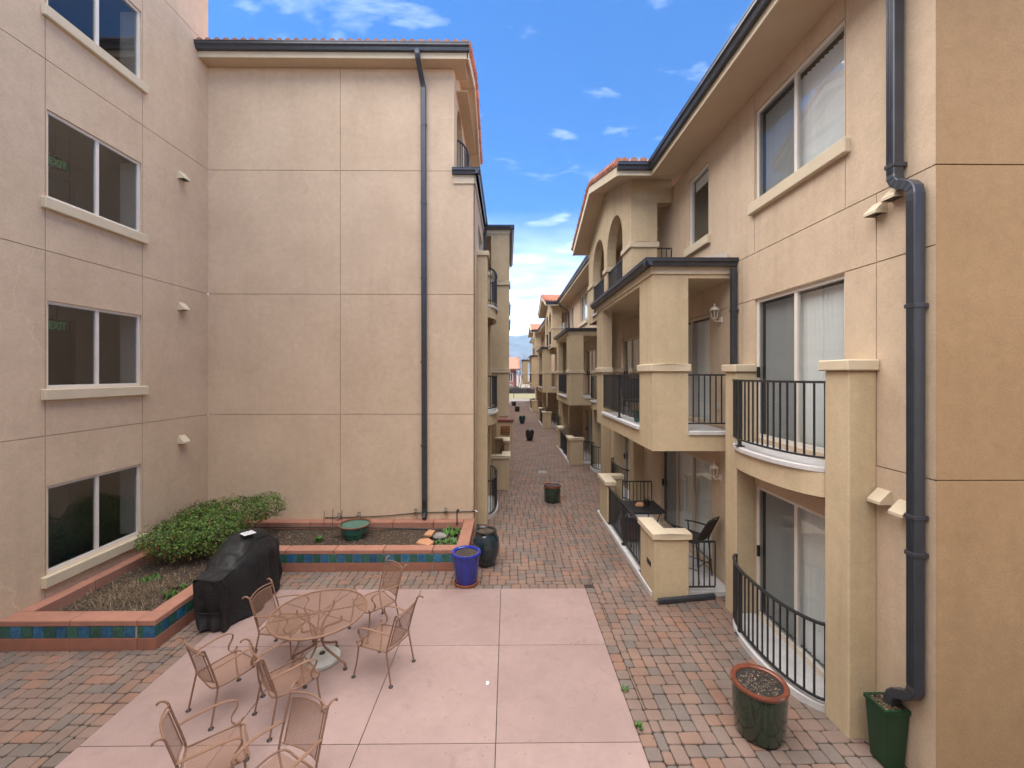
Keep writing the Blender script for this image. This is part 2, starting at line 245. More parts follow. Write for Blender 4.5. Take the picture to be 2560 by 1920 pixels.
M['twig'] = mat('bare twigs', (0.20, 0.165, 0.15), rough=0.9, var=0.2, scale=3, bump=0)
M['hedge'] = leaf_mat('winter hedge leaf', [(0.05, 0.03, 0.028), (0.085, 0.045, 0.04), (0.05, 0.05, 0.03), (0.11, 0.06, 0.05)])
M['hill'] = mat('forested foothill', (0.13, 0.14, 0.14), rough=1.0, col2=(0.03, 0.045, 0.035), scale=0.012, bump=0, det=10)
def emit_mat(name, col, k):
    m, n, l, p = new_mat(name); p.inputs['Base Color'].default_value = (*col, 1)
    p.inputs['Emission Color'].default_value = (*col, 1); p.inputs['Emission Strength'].default_value = k
    return m
M['exit_green'] = emit_mat('lit exit letters', (0.03, 0.30, 0.10), 0.03)

# ------------------------------------------------------------------ mesh builder
class MB:
    def __init__(s): s.v = []; s.f = []
    def add(s, vs, fs):
        o = len(s.v); s.v += [tuple(x) for x in vs]; s.f += [tuple(i+o for i in f) for f in fs]
    def quad(s, a, b, c, d): s.add([a, b, c, d], [(0, 1, 2, 3)])
    BF = [(0, 3, 2, 1), (4, 5, 6, 7), (0, 1, 5, 4), (1, 2, 6, 5), (2, 3, 7, 6), (3, 0, 4, 7)]
    def box(s, x0, x1, y0, y1, z0, z1):
        s.add([(x0, y0, z0), (x1, y0, z0), (x1, y1, z0), (x0, y1, z0), (x0, y0, z1), (x1, y0, z1), (x1, y1, z1), (x0, y1, z1)], MB.BF)
    def hexa(s, pts): s.add(pts, MB.BF)                 # 4 bottom points, 4 top points
    def pbox(s, P, a0, a1, b0, b1, c0, c1):
        s.add([P(a0, b0, c0), P(a1, b0, c0), P(a1, b1, c0), P(a0, b1, c0), P(a0, b0, c1), P(a1, b0, c1), P(a1, b1, c1), P(a0, b1, c1)], MB.BF)
    def prism(s, poly, f):                              # poly of (u,v); f(u,v,t) with t in 0,1
        n = len(poly); s.add([f(u, v, 0) for u, v in poly]+[f(u, v, 1) for u, v in poly],
              [tuple(range(n-1, -1, -1)), tuple(range(n, 2*n))]+[(i, (i+1) % n, n+(i+1) % n, n+i) for i in range(n)])
    def tube(s, path, r, n=6, cap=True, closed=False):
        pts = [Vector(p) for p in path]; rr = r if isinstance(r, (list, tuple)) else [r]*len(pts)
        m = len(pts); rings = []; prev = None
        for i, p in enumerate(pts):
            if closed: t = pts[(i+1) % m]-pts[i-1]
            else: t = pts[min(i+1, m-1)]-pts[max(i-1, 0)]
            t = t.normalized() if t.length > 1e-9 else Vector((0, 0, 1))
            if prev is None:
                u = t.orthogonal().normalized()
            else:
                u = prev-t*prev.dot(t); u = u.normalized() if u.length > 1e-6 else t.orthogonal().normalized()
            prev = u; w = t.cross(u)
            rings.append([p+(u*math.cos(k*2*math.pi/n)+w*math.sin(k*2*math.pi/n))*rr[i] for k in range(n)])
        vs = [q for ring in rings for q in ring]; fs = []
        for i in range(m if closed else m-1):
            j = (i+1) % m
            for k in range(n): fs.append((i*n+k, i*n+(k+1) % n, j*n+(k+1) % n, j*n+k))
        if cap and not closed: fs += [tuple(range(n-1, -1, -1)), tuple((m-1)*n+k for k in range(n))]
        s.add(vs, fs)
    def ribbon(s, path, side, w, th):                   # flat bar following path, side = width direction
        pts = [Vector(p) for p in path]; sd = Vector(side).normalized(); m = len(pts); vs = []; fs = []
        for i, p in enumerate(pts):
            t = (pts[min(i+1, m-1)]-pts[max(i-1, 0)]).normalized(); nn = t.cross(sd).normalized()
            for a, b in ((-1, -1), (1, -1), (1, 1), (-1, 1)): vs.append(p+sd*a*w/2+nn*b*th/2)
        for i in range(m-1):
            for k in range(4): fs.append((i*4+k, i*4+(k+1) % 4, i*4+4+(k+1) % 4, i*4+4+k))
        fs += [(3, 2, 1, 0), tuple((m-1)*4+k for k in range(4))]
        s.add(vs, fs)
    def lathe(s, prof, n=32, c=(0, 0, 0)):              # prof: (r,z) from bottom to top
        vs = []; fs = []
        for r, z in prof:
            for k in range(n): vs.append((c[0]+r*math.cos(2*math.pi*k/n), c[1]+r*math.sin(2*math.pi*k/n), c[2]+z))
        for i in range(len(prof)-1):
            for k in range(n): fs.append((i*n+k, i*n+(k+1) % n, (i+1)*n+(k+1) % n, (i+1)*n+k))
        s.add(vs, fs)
        if prof[0][0] > 1e-4: s.add(vs[:n], [tuple(range(n-1, -1, -1))])
    def mesh(s, name, m, bevel=0, smooth=False, seg=1):
        me = bpy.data.meshes.new(name); me.from_pydata(s.v, [], s.f)
        bm = bmesh.new(); bm.from_mesh(me)
        bmesh.ops.remove_doubles(bm, verts=bm.verts, dist=1e-6) if smooth else None
        if bevel:
            bmesh.ops.remove_doubles(bm, verts=bm.verts, dist=1e-6)
            ed = [e for e in bm.edges if len(e.link_faces) == 2 and e.calc_face_angle(0) > 0.5]
            bmesh.ops.bevel(bm, geom=ed, offset=bevel, segments=seg, affect='EDGES', clamp_overlap=True)
        bmesh.ops.recalc_face_normals(bm, faces=bm.faces) if (smooth or bevel) else None
        bm.to_mesh(me); bm.free()
        if smooth:
            me.polygons.foreach_set('use_smooth', [True]*len(me.polygons))
            try: me.set_sharp_from_angle(angle=R(40))
            except Exception: pass
        me.materials.append(M[m] if isinstance(m, str) else m)
        return me
    def build(s, name, m, parent=None, bevel=0, smooth=False, seg=1, **kw):
        o = bpy.data.objects.new(name, s.mesh(name, m, bevel, smooth, seg)); C.objects.link(o)
        attach(o, parent)
        for k, v in kw.items(): o[k] = v
        return o
def attach(o, parent):
    if parent is not None:
        o.parent = parent
        if parent.type == 'EMPTY': o.matrix_parent_inverse = Matrix.Translation(-parent.location)
def link_copy(src_mesh, name, loc, parent, rot=None, scale=None):
    o = bpy.data.objects.new(name, src_mesh); C.objects.link(o); o.location = loc
    if rot: o.rotation_euler = rot
    if scale: o.scale = scale
    attach(o, parent); return o
def thing(name, label, cat, loc=(0, 0, 0), group=None):
    o = bpy.data.objects.new(name, None); C.objects.link(o); o.location = loc; o.empty_display_size = 0.2
    o['label'] = label; o['category'] = cat
    if group: o['group'] = group
    return o
def tag(o, label, cat, group=None):
    o['label'] = label; o['category'] = cat
    if group: o['group'] = group
    return o
def copy_tree(o, parent=None):
    c = o.copy(); C.objects.link(c); c.parent = parent
    for ch in [x for x in S.objects if x.parent == o]:
        copy_tree(ch, c)
    return c
def struct(o, ): o['kind'] = 'structure'; return o

# ------------------------------------------------------------------ wall helpers
def PX(X, sgn):                                          # wall in the plane x=X, outward sgn*x, a=y, b=z
    return lambda a, b, c: (X+sgn*c, a, b)
def PY(Y, sgn=-1):                                       # wall in the plane y=Y, outward sgn*y, a=x, b=z
    return lambda a, b, c: (a, Y+sgn*c, b)
def grid_wall(mb, P, a0, a1, b0, b1, holes, c, d_out, d_hole):
    As = sorted({a0, a1, *[min(max(h[i], a0), a1) for h in holes for i in (0, 1)]})
    Bs = sorted({b0, b1, *[min(max(h[i], b0), b1) for h in holes for i in (2, 3)]})
    def solid(i, j):
        if i < 0 or j < 0 or i >= len(As)-1 or j >= len(Bs)-1: return None
        x = (As[i]+As[i+1])/2; y = (Bs[j]+Bs[j+1])/2
        return not any(h[0] < x < h[1] and h[2] < y < h[3] for h in holes)
    any_f = False
    for i in range(len(As)-1):
        for j in range(len(Bs)-1):
            if not solid(i, j): continue
            any_f = True
            p, q, r, t = As[i], As[i+1], Bs[j], Bs[j+1]
            mb.quad(P(p, r, c), P(q, r, c), P(q, t, c), P(p, t, c))
            for (di, dj, e0, e1) in ((-1, 0, (p, r), (p, t)), (1, 0, (q, r), (q, t)), (0, -1, (p, r), (q, r)), (0, 1, (p, t), (q, t))):
                s = solid(i+di, j+dj)
                if s: continue
                d = d_out if s is None else d_hole
                if d: mb.quad(P(*e0, c), P(*e1, c), P(*e1, c-d), P(*e0, c-d))
    return any_f
def stucco(parent, P, rows, holes, m, gap=0.012, rec=0.024, reveal=0.10):
    """rows: list of (b0,b1,[a breaks]); one stucco_panel part per cell, one backing wall part with the joints' bottoms"""
    back = MB()
    for b0, b1, br in rows:
        grid_wall(back, P, br[0], br[-1], b0, b1, holes, -rec, 0, reveal-rec)
        for a0, a1 in zip(br, br[1:]):
            mb = MB(); g = gap/2
            if grid_wall(mb, P, a0+(g if a0 > br[0] else 0), a1-(g if a1 < br[-1] else 0), b0+g, b1-g, holes, 0, rec, rec):
                mb.build('stucco_panel', m, parent)
    return back.build('wall', m, parent)
def slats(parent, P, a0, a1, b0, b1, c, n, detail):
    w = (a1-a0)/n*1.05
    if detail:
        mb = MB(); mb.pbox(P, -w/2, w/2, b0, b1, -0.002, 0.002); base = P(0, 0, 0)
        v0 = Vector(P(0, 0, 0)); 
        mb2 = MB(); mb2.v = [tuple(Vector(v)-v0) for v in mb.v]; mb2.f = mb.f
        me = mb2.mesh('blind_slat', 'blind')
        for i in range(n):
            o = link_copy(me, 'blind_slat', Vector(P(a0+(i+0.5)*(a1-a0)/n, 0, c)), parent, rot=(0, 0, 0.62+0.10*rnd.uniform(-1, 1)))
    else:
        mb = MB()
        for i in range(n):
            a = a0+(i+0.5)*(a1-a0)/n; k = 0.03+0.008*rnd.uniform(-1, 1)
            mb.add([P(a-w/2, b0, c-k), P(a+w/2, b0, c+k), P(a+w/2, b1, c+k), P(a-w/2, b1, c-k)], [(0, 1, 2, 3)])
        mb.build('blind_slats', 'blind', parent, kind='stuff')
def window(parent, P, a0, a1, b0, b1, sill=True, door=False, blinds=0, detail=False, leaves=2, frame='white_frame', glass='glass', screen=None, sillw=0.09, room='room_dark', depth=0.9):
    f = 0.05; mb = MB(); c0, c1 = -0.10, -0.035
    mb.pbox(P, a0, a1, b1-f, b1, c0, c1); mb.pbox(P, a0, a1, b0, b0+f*(1.2 if door else 1), c0, c1)
    mb.pbox(P, a0, a0+f, b0+f, b1-f, c0, c1); mb.pbox(P, a1-f, a1, b0+f, b1-f, c0, c1)
    wn = mb.build('sliding_door' if door else 'window', frame, parent)
    ed = [a0+f+(a1-a0-2*f)*i/leaves for i in range(leaves+1)]
    for e in ed[1:-1]:
        mb = MB(); mb.pbox(P, e-0.032, e+0.032, b0+f, b1-f, -0.088, -0.042); mb.build('mullion', frame, wn)
    for i in range(leaves):
        s0 = ed[i]+(0.032 if i else 0); s1 = ed[i+1]-(0.032 if i < leaves-1 else 0)
        mb = MB(); mb.quad(P(s0, b0+f, -0.066), P(s1, b0+f, -0.066), P(s1, b1-f, -0.066), P(s0, b1-f, -0.066)); mb.build('pane', glass, wn)
        if screen is not None and i == screen:
            mb = MB(); mb.quad(P(s0, b0+f, -0.054), P(s1, b0+f, -0.054), P(s1, b1-f, -0.054), P(s0, b1-f, -0.054)); mb.build('insect_screen', 'screen', wn)
    if sill:
        mb = MB(); mb.pbox(P, a0-sillw, a1+sillw, b0-0.185, b0-0.008, -0.01, 0.075); mb.build('sill', 'trim', wn, bevel=0.012)
    if blinds: slats(wn, P, a0+f, a1-f, b0+f, b1-f-0.02, -0.17, blinds, detail)
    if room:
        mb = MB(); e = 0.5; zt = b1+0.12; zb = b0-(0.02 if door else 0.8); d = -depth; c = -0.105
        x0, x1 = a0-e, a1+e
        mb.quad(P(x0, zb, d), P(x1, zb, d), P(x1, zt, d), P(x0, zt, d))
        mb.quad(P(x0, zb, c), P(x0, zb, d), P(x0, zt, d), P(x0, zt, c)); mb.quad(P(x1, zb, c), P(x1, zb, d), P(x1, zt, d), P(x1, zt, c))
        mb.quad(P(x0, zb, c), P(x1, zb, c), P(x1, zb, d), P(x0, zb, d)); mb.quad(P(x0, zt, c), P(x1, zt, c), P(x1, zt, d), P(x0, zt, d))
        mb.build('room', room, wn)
    if door:
        mb = MB(); mb.pbox(P, a1-f-0.03, a1-f-0.005, b0+0.95, b0+1.12, -0.04, 0.0); mb.build('handle', 'black', wn)
    return wn
def railing(path, z0, z1, parent, detail=True, spacing=0.105, bar=0.009, posts=(), name='railing', foot=0.0, whole=False, label=None, group=None):
    """parent None -> a railing of its own; else a part of parent"""
    pts = [Vector((x, y, 0)) for x, y in path]; seg = [(pts[i+1]-pts[i]).length for i in range(len(pts)-1)]; tot = sum(seg)
    def at(d):
        for i, l in enumerate(seg):
            if d <= l or i == len(seg)-1: return pts[i]+(pts[i+1]-pts[i])*(d/l)
            d -= l
    up = Vector((0, 0, 1)); tr = MB(); tr.ribbon([p+up*z1 for p in pts], (0, 0, 1), 0.028, 0.038)
    br = MB(); br.ribbon([p+up*(z0+0.06) for p in pts], (0, 0, 1), 0.022, 0.03)
    if parent is None:
        root = thing(name, label, 'railing', at(tot/2), group)
        tr.build('top_rail', 'iron', root); br.build('bottom_rail', 'iron', root)
    else:
        root = tr.build(name, 'iron', parent); br.build('bottom_rail', 'iron', root)
    n = max(2, int(round(tot/spacing))); h = z1-z0-0.09
    for d in posts:
        p = at(d*tot); mb = MB(); mb.box(p.x-0.02, p.x+0.02, p.y-0.02, p.y+0.02, z0-foot, z1-0.014); mb.box(p.x-0.05, p.x+0.05, p.y-0.05, p.y+0.05, z0-foot, z0-foot+0.012); mb.build('post', 'iron', root)
    if detail:
        mb = MB(); mb.box(-bar, bar, -bar, bar, 0, h); me = mb.mesh('baluster', 'iron')
        for i in range(n+1):
            p = at(tot*i/n); link_copy(me, 'baluster', (p.x, p.y, z0+0.075), root)
    else:
        mb = MB()
        for i in range(n+1):
            p = at(tot*i/n); mb.box(p.x-bar, p.x+bar, p.y-bar, p.y+bar, z0+0.07, z1-0.01)
        mb.build('balusters', 'iron', root, kind='stuff')
    return root
def arc_pts(x0, y0, y1, sag, n=20):                     # bowing out from x0 by sag (signed) between y0 and y1
    out = []
    for i in range(n+1):
        t = -math.cos(math.pi*i/n)
        out.append((x0+sag*(1-abs(t)**2.3)**0.62, (y0+y1)/2+t*(y1-y0)/2))
    return out
def arc_slab(mb, xw, pts, z0, z1):                       # slab between wall x=xw and the arc
    poly = [(xw, pts[0][1])]+pts+[(xw, pts[-1][1])]
    mb.prism(poly, lambda u, v, t: (u, v, z0 if t == 0 else z1))
def gutter(mb, axis, fixed, lo, hi, ztop, out, h=0.125, w=0.12):
    """K-style gutter along axis ('x' or 'y'); fixed = back coordinate, out = +-1 outward"""
    prof = [(0, 0), (0, -h), (w*0.55, -h), (w*0.68, -h*0.62), (w*0.95, -h*0.42), (w*0.95, -h*0.12), (w, -h*0.10), (w, 0), (w-0.012, 0), (w-0.012, -0.03), (0.012, -0.03), (0.012, 0)]
    if axis == 'y': mb.prism(prof, lambda u, v, t: (fixed+out*u, lo if t == 0 else hi, ztop+v))
    else: mb.prism(prof, lambda u, v, t: (lo if t == 0 else hi, fixed+out*u, ztop+v))
def rect_pipe(mb, path, w, d):                           # rectangular downspout through points
    pts = [Vector(p) for p in path]
    for a, b in zip(pts, pts[1:]): pass
def lantern(parent, P, a, b):
    mb = MB(); v0 = P(a, b, 0)
    mb.pbox(P, a-0.035, a+0.035, b-0.12, b-0.02, 0.002, 0.03)
    mb.tube([P(a, b-0.07, 0.02), P(a, b-0.10, 0.07), P(a, b-0.10, 0.12), P(a, b-0.06, 0.135)], 0.010, 6)
    c = Vector(P(a, b, 0.135))
    mb.lathe([(0.0, -0.085), (0.018, -0.075), (0.010, -0.06), (0.045, -0.05), (0.048, -0.035)], 10, c)
    mb.lathe([(0.088, 0.105), (0.082, 0.125), (0.05, 0.16), (0.02, 0.175), (0.012, 0.19), (0.02, 0.20), (0.008, 0.225), (0, 0.23)], 8, c)
    for k in range(6):
        t = 2*math.pi*k/6; mb.tube([c+Vector((0.046*math.cos(t), 0.046*math.sin(t), -0.04)), c+Vector((0.078*math.cos(t), 0.078*math.sin(t), 0.108))], 0.006, 4)
    o = mb.build('wall_lantern', 'lantern', parent)
    mb = MB(); mb.lathe([(0.042, -0.036), (0.073, 0.104)], 6, c); mb.build('lantern_glass', 'lantern_glass', o)
    return o
def vent(parent, P, a, b, w=0.16, h=0.13, d=0.13, mt='trim'):
    mb = MB(); x0, x1 = a-w/2, a+w/2
    pr = [(0.0, h/2), (0.02, h/2), (d, -h/2+0.02), (d, -h/2-0.01), (0.0, -h/2-0.01)]
    mb.add([P(x0, b+v, u) for u, v in pr[:4]]+[P(x1, b+v, u) for u, v in pr[:4]], [(0, 1, 5, 4), (1, 2, 6, 5), (2, 3, 7, 6)])
    mb.add([P(x0, b+v, u) for u, v in pr], [(0, 1, 2, 3, 4)]); mb.add([P(x1, b+v, u) for u, v in pr], [(0, 1, 2, 3, 4)])
    o = mb.build('vent_hood', mt, parent)
    mb = MB(); mb.pbox(P, x0+0.01, x1-0.01, b-h/2, b-h/2+0.004, 0.004, d-0.02); mb.build('damper', 'black', o)
    return o
def barrel_tiles(mb, o, du, dv, nrm, nu, nv, wu, lv, r=None, k=5):
    """half-round tiles: origin o, unit du across, unit dv up the slope, normal nrm"""
    r = r or wu*0.42
    for i in range(nu):
        for j in range(nv):
            b = o+du*(wu*(i+0.5))+dv*(lv*j); e = b+dv*(lv*1.04); r0 = r*1.08; r1 = r*0.92
            vs = []
            for q, rr, lift in ((b, r0, 0.022), (e, r1, 0.004)):
                for s in range(k+1):
                    t = math.pi*s/k; vs.append(q+du*(math.cos(t)*rr)+nrm*(math.sin(t)*rr*0.85+lift))
            fs = [(s, s+1, k+2+s, k+1+s) for s in range(k)]
            fs.append(tuple(range(k+1)))
            mb.add(vs, fs)

# ------------------------------------------------------------------ ground, paving, patio slab
mb = MB(); mb.quad((-3200, -300, -0.16), (3200, -300, -0.16), (3200, 4000, -0.16), (-3200, 4000, -0.16))
g = mb.build('ground', 'ground'); struct(g)
mb = MB(); mb.box(-7.2, 9.5, -3.4, 62.2, -0.15, -0.014)
paving = mb.build('paving', 'joint'); struct(paving)
SX0, SX1, SY1 = -4.50, 1.41, 7.71            # patio slab
BW = 0.165
RED = []
def clip(r, z):
    x0, x1, y0, y1 = max(r[0], z[0]), min(r[1], z[1]), max(r[2], z[2]), min(r[3], z[3])
    return (x0, x1, y0, y1) if x1-x0 > 0.017 and y1-y0 > 0.017 else None
zones = [(-7.2, SX0-BW, 3.6, 6.05), (-5.0, SX0-BW, 6.05, 8.43), (SX0-BW, SX1+BW, SY1+BW, 8.43), (-0.78, SX1+BW, 8.43, 62), (SX1+BW, 3.95, 3.6, 62)]
U = 0.0785
pieces = []
for i in range(-4, 102):
    for j in range(-380, 20):
        # repeat cell of the 4-piece pattern: upright rectangle, square, long rectangle, square
        ox = (9*i+2*j)*U-7.5; oy = (i-2*j)*U+3.2
        if ox < -8.3 or ox > 4.0 or oy < 3.2 or oy > 62: continue
        for (px, py, w, h) in ((0, 0, 2, 3), (2, 1, 2, 2), (4, 1, 3, 2), (7, 1, 2, 2)):
            pieces.append((ox+px*U, ox+(px+w)*U, oy+py*U, oy+(py+h)*U))
field = []
for r in pieces:
    for z in zones:
        q = clip(r, z)
        if q: field.append(q)
n = int((SX1-SX0)/BW); w = (SX1-SX0)/n
for i in range(n): field.append((SX0+i*w, SX0+(i+1)*w, SY1, SY1+BW))
n = int((SY1+BW-3.6)/BW)
for i in range(n):
    field.append((SX1, SX1+BW, 3.6+i*BW, 3.6+(i+1)*BW)); field.append((SX0-BW, SX0, 3.6+i*BW, 3.6+(i+1)*BW))
# drop what lies wholly under slabs and walls
cover = [(2.56, 3.95, 7.5, 11.9), (2.6, 3.95, 18.5, 22.9), (2.6, 3.95, 31.2, 35.4), (2.6, 3.95, 44.7, 49)]
field = [f for f in field if not any(c[0] < f[0] and f[1] < c[1] and c[2] < f[2] and f[3] < c[3] for c in cover)]
def paver_geo(mb, hw, hh, cx, cy, cz, tx, ty, rot, lod):
    hw -= 0.0042; hh -= 0.0042
    c, s = math.cos(rot), math.sin(rot)
    k = min(0.019, hw*0.5, hh*0.5); ins = 0.007
    def ring(h_w, h_h, kk, z):
        pts = [(-h_w+kk, -h_h), (h_w-kk, -h_h), (h_w, -h_h+kk), (h_w, h_h-kk), (h_w-kk, h_h), (-h_w+kk, h_h), (-h_w, h_h-kk), (-h_w, -h_h+kk)] if lod == 0 else [(-h_w, -h_h), (h_w, -h_h), (h_w, h_h), (-h_w, h_h)]
        return [(cx+x*c-y*s, cy+x*s+y*c, cz+z+x*tx+y*ty) for x, y in pts]
    m_ = 8 if lod == 0 else 4
    vs = ring(hw, hh, k, -0.03)+ring(hw, hh, k, -0.007)+ring(hw-ins, hh-ins, k*0.8, 0.0)
    fs = [(r_*m_+i, r_*m_+(i+1) % m_, (r_+1)*m_+(i+1) % m_, (r_+1)*m_+i) for r_ in (0, 1) for i in range(m_)]+[tuple(2*m_+i for i in range(m_))]
    mb.add(vs, fs)
def seen(f):
    x, y = (f[0]+f[1])/2, (f[2]+f[3])/2
    if y < 4.25: return 0
    if abs(x+0.009*y) > y*1.2: return 0
    if x < -4.2 and 6.0 < y < 8.43 and x > -4.95: return 0.3*(f[1]-f[0])*(f[3]-f[2])/y**3
    return (f[1]-f[0])*(f[3]-f[2])/y**3
order = sorted(range(len(field)), key=lambda i: -seen(field[i]))
top300 = set(order[:300])
far = MB()
for i, f in enumerate(field):
    cx, cy = (f[0]+f[1])/2, (f[2]+f[3])/2; hw, hh = (f[1]-f[0])/2, (f[3]-f[2])/2
    dz = rnd.uniform(-0.004, 0.002)+0.008*noise.noise(Vector((cx*0.6, cy*0.6, 0))); tx, ty = rnd.uniform(-0.020, 0.020), rnd.uniform(-0.020, 0.020); rot = rnd.uniform(-0.020, 0.020)
    if i in top300:
        mb = MB(); paver_geo(mb, hw, hh, 0, 0, 0, tx, ty, 0, 0)
        o = mb.build('paver', 'paver', paving); o.location = (cx, cy, dz); o.rotation_euler = (0, 0, rot)
    else:
        paver_geo(far, hw, hh, cx, cy, dz, tx, ty, rot, 0 if cy < 16 else 1)
far.build('pavers', 'paver', paving, kind='stuff')
# pink slab in panels with tooled joints
mb = MB(); mb.box(SX0+0.004, SX1-0.004, -1.0, SY1-0.004, -0.013, -0.004)
slab = mb.build('patio_slab', 'joint'); struct(slab)
xs = [SX0, -2.99, -1.57, -0.13, SX1]; ys = [-1.0, 0.9, 2.7, 4.48, 6.10, SY1]
for a, b in zip(xs, xs[1:]):
    for c, d in zip(ys, ys[1:]):
        mb = MB(); mb.box(a+0.004, b-0.004, c+0.004, d-0.004, -0.012, 0.006); mb.build('slab_panel', 'patio', slab, bevel=0.003)

# ------------------------------------------------------------------ far end of the alley
mb = MB(); mb.box(-14, 14, 62.2, 66.5, -0.155, -0.004); struct(mb.build('pavement', 'walk'))
mb = MB(); mb.box(-60, 60, 66.5, 86, -0.155, 0.02); struct(mb.build('lawn', 'lawn'))
mb = MB()
hx = [-2600+i*65 for i in range(81)]; hy = [2300+k*110 for k in range(14)]
for k, y in enumerate(hy):
    for x in hx:
        e = min(1, k/7.0); h = (e**0.8)*(300+75*noise.noise(Vector((x*0.0011+3.3, y*0.0006, 0)))+26*noise.noise(Vector((x*0.006, y*0.004, 2)))+10*noise.noise(Vector((x*0.02, y*0.015, 5))))
        mb.v.append((x, y, h-3))
nx = len(hx)
for k in range(len(hy)-1):
    for i in range(nx-1): mb.f.append((k*nx+i, k*nx+i+1, (k+1)*nx+i+1, (k+1)*nx+i))
struct(mb.build('hills', 'hill', smooth=True))

# air between here and the foothills
hm = bpy.data.materials.new('thin blue air'); hm.use_nodes = True; n_ = hm.node_tree.nodes; n_.remove(n_['Principled BSDF'])
pv = n_.new('ShaderNodeVolumePrincipled'); pv.inputs['Color'].default_value = (0.42, 0.66, 1.0, 1); pv.inputs['Density'].default_value = 0.00024; pv.inputs['Anisotropy'].default_value = 0.2
hm.node_tree.links.new(pv.outputs[0], n_['Material Output'].inputs['Volume'])
mb = MB(); mb.box(-3300, 3300, -400, 4100, -2.0, 480); hz = mb.build('haze', hm, kind='stuff')
hz['label'] = 'thin blue haze in the air in front of the foothills'; hz['category'] = 'haze'

# ------------------------------------------------------------------ raised planter
def planter():
    t = thing('raised_planter', 'red concrete raised planter with a band of blue and green tiles in the courtyard corner', 'planter', (-5.0, 8.4, 0))
    H = 0.42; capw = 0.25; cap_t = 0.085
    def side(P, a0, a1, cuts, first):
        # lower course, tile band, upper lip, cap stones; P: a along, b up, c outward
        ed = [a0]+cuts+[a1]
        for p, q in zip(ed, ed[1:]):
            p_, q_ = p+(0.006 if p > a0 else 0), q-(0.006 if q < a1 else 0)
            mb = MB(); mb.pbox(P, p_, q_, -0.02, 0.165, -0.14, 0.0); mb.build('base_block', 'planter_side', t, bevel=0.006)
            mb = MB(); mb.pbox(P, p_, q_, 0.335, H, -0.25, 0.004); mb.build('cap_stone', 'planter', t, bevel=0.010)
        mb = MB(); mb.pbox(P, a0+0.003, a1-0.003, 0.0, 0.335, -0.16, -0.012); mb.build('core', 'grout', t)
        w = 0.160; n = int((a1-a0)/w); k = 0
        a = a0
        while a < a1-0.03:
            e = min(a+w, a1); mb = MB(); mb.pbox(P, a+0.004, e-0.004, 0.169, 0.331, -0.02, -0.001+rnd.uniform(-0.001, 0.002))
            v0 = Vector(P((a+e)/2, 0.25, 0)); mb.v = [tuple(Vector(v)-v0) for v in mb.v]
            o = mb.build('tile', 'tile_blue' if (k+first) % 2 else 'tile_green', t, bevel=0.004); o.location = v0
            a = e; k += 1
    side(PY(6.05), -7.2, -5.256, [-6.20], 0)
    side(PX(-5.0, 1), 6.30, 8.42, [7.3], 0)
    mb = MB(); mb.box(-5.25, -4.996, 6.046, 6.30, 0.335, H)
    mb.v = [v for v in mb.v]; mb.build('cap_stone', 'planter', t, bevel=0.010)
    mb = MB(); mb.box(-5.25, -5.0, 6.05, 6.296, -0.02, 0.165); mb.build('base_block', 'planter_side', t, bevel=0.006)
    mb = MB(); mb.box(-5.25, -5.012, 6.062, 6.296, 0.165, 0.335); mb.build('core', 'grout', t)
    for (x0, x1, y0, y1, m) in ((-5.25, -5.172, 6.051, 6.07, 'tile_green'), (-5.164, -5.004, 6.051, 6.07, 'tile_blue'), (-5.03, -5.001, 6.074, 6.19, 'tile_green'), (-5.03, -5.001, 6.198, 6.294, 'tile_blue')):
        mb = MB(); mb.box(x0, x1, y0, y1, 0.169, 0.331); mb.build('tile', m, t, bevel=0.004)
    side(PY(8.43), -4.996, -0.80, [-4.4, -3.45, -2.48, -1.5], 1)
    # right arm
    for y0, y1 in ((8.69, 9.45), (9.46, 10.24)):
        mb = MB(); mb.box(-1.05, -0.80, y0, y1, 0.335, H); mb.build('cap_stone', 'planter', t, bevel=0.010)
    mb = MB(); mb.box(-1.0, -0.81, 8.60, 10.24, -0.02, 0.335); mb.build('core', 'planter_side', t)
    # kerbs along the walls
    for y0, y1 in ((6.31, 7.25), (7.26, 8.25), (8.26, 9.2), (9.21, 10.0)):
        mb = MB(); mb.box(-7.195, -6.98, y0, y1, 0.10, H); mb.build('cap_stone', 'planter', t, bevel=0.010)
    ed = [-7.195, -6.6, -5.65, -4.66, -3.7, -2.72, -1.76, -1.06]
    for a, b in zip(ed, ed[1:]):
        mb = MB(); mb.box(a+0.005, b-0.005, 10.01, 10.245, 0.10, H); mb.build('cap_stone', 'planter', t, bevel=0.010)
    return t
planter()
def soil_h(x, y):
    return 0.27+0.045*noise.noise(Vector((x*1.1, y*1.1, 0)))+0.018*noise.noise(Vector((x*5, y*5, 3)))
mb = MB(); st = 0.07
for (x0, x1, y0, y1) in ((-7.0, -5.22, 6.25, 10.05), (-5.22, -0.95, 8.62, 10.05)):
    nx = int((x1-x0)/st); ny = int((y1-y0)/st); vs = []
    for j in range(ny+1):
        for i in range(nx+1):
            x = x0+(x1-x0)*i/nx; y = y0+(y1-y0)*j/ny; vs.append((x, y, soil_h(x, y)))
    mb.add(vs, [(j*(nx+1)+i, j*(nx+1)+i+1, (j+1)*(nx+1)+i+1, (j+1)*(nx+1)+i) for j in range(ny) for i in range(nx)])
struct(mb.build('soil', 'soil', smooth=True))
def in_bed(): 
    if rnd.random() < 0.48: return rnd.uniform(-6.97, -5.25), rnd.uniform(6.32, 10.0)
    return rnd.uniform(-5.2, -1.07), rnd.uniform(8.69, 10.0)
mb = MB()
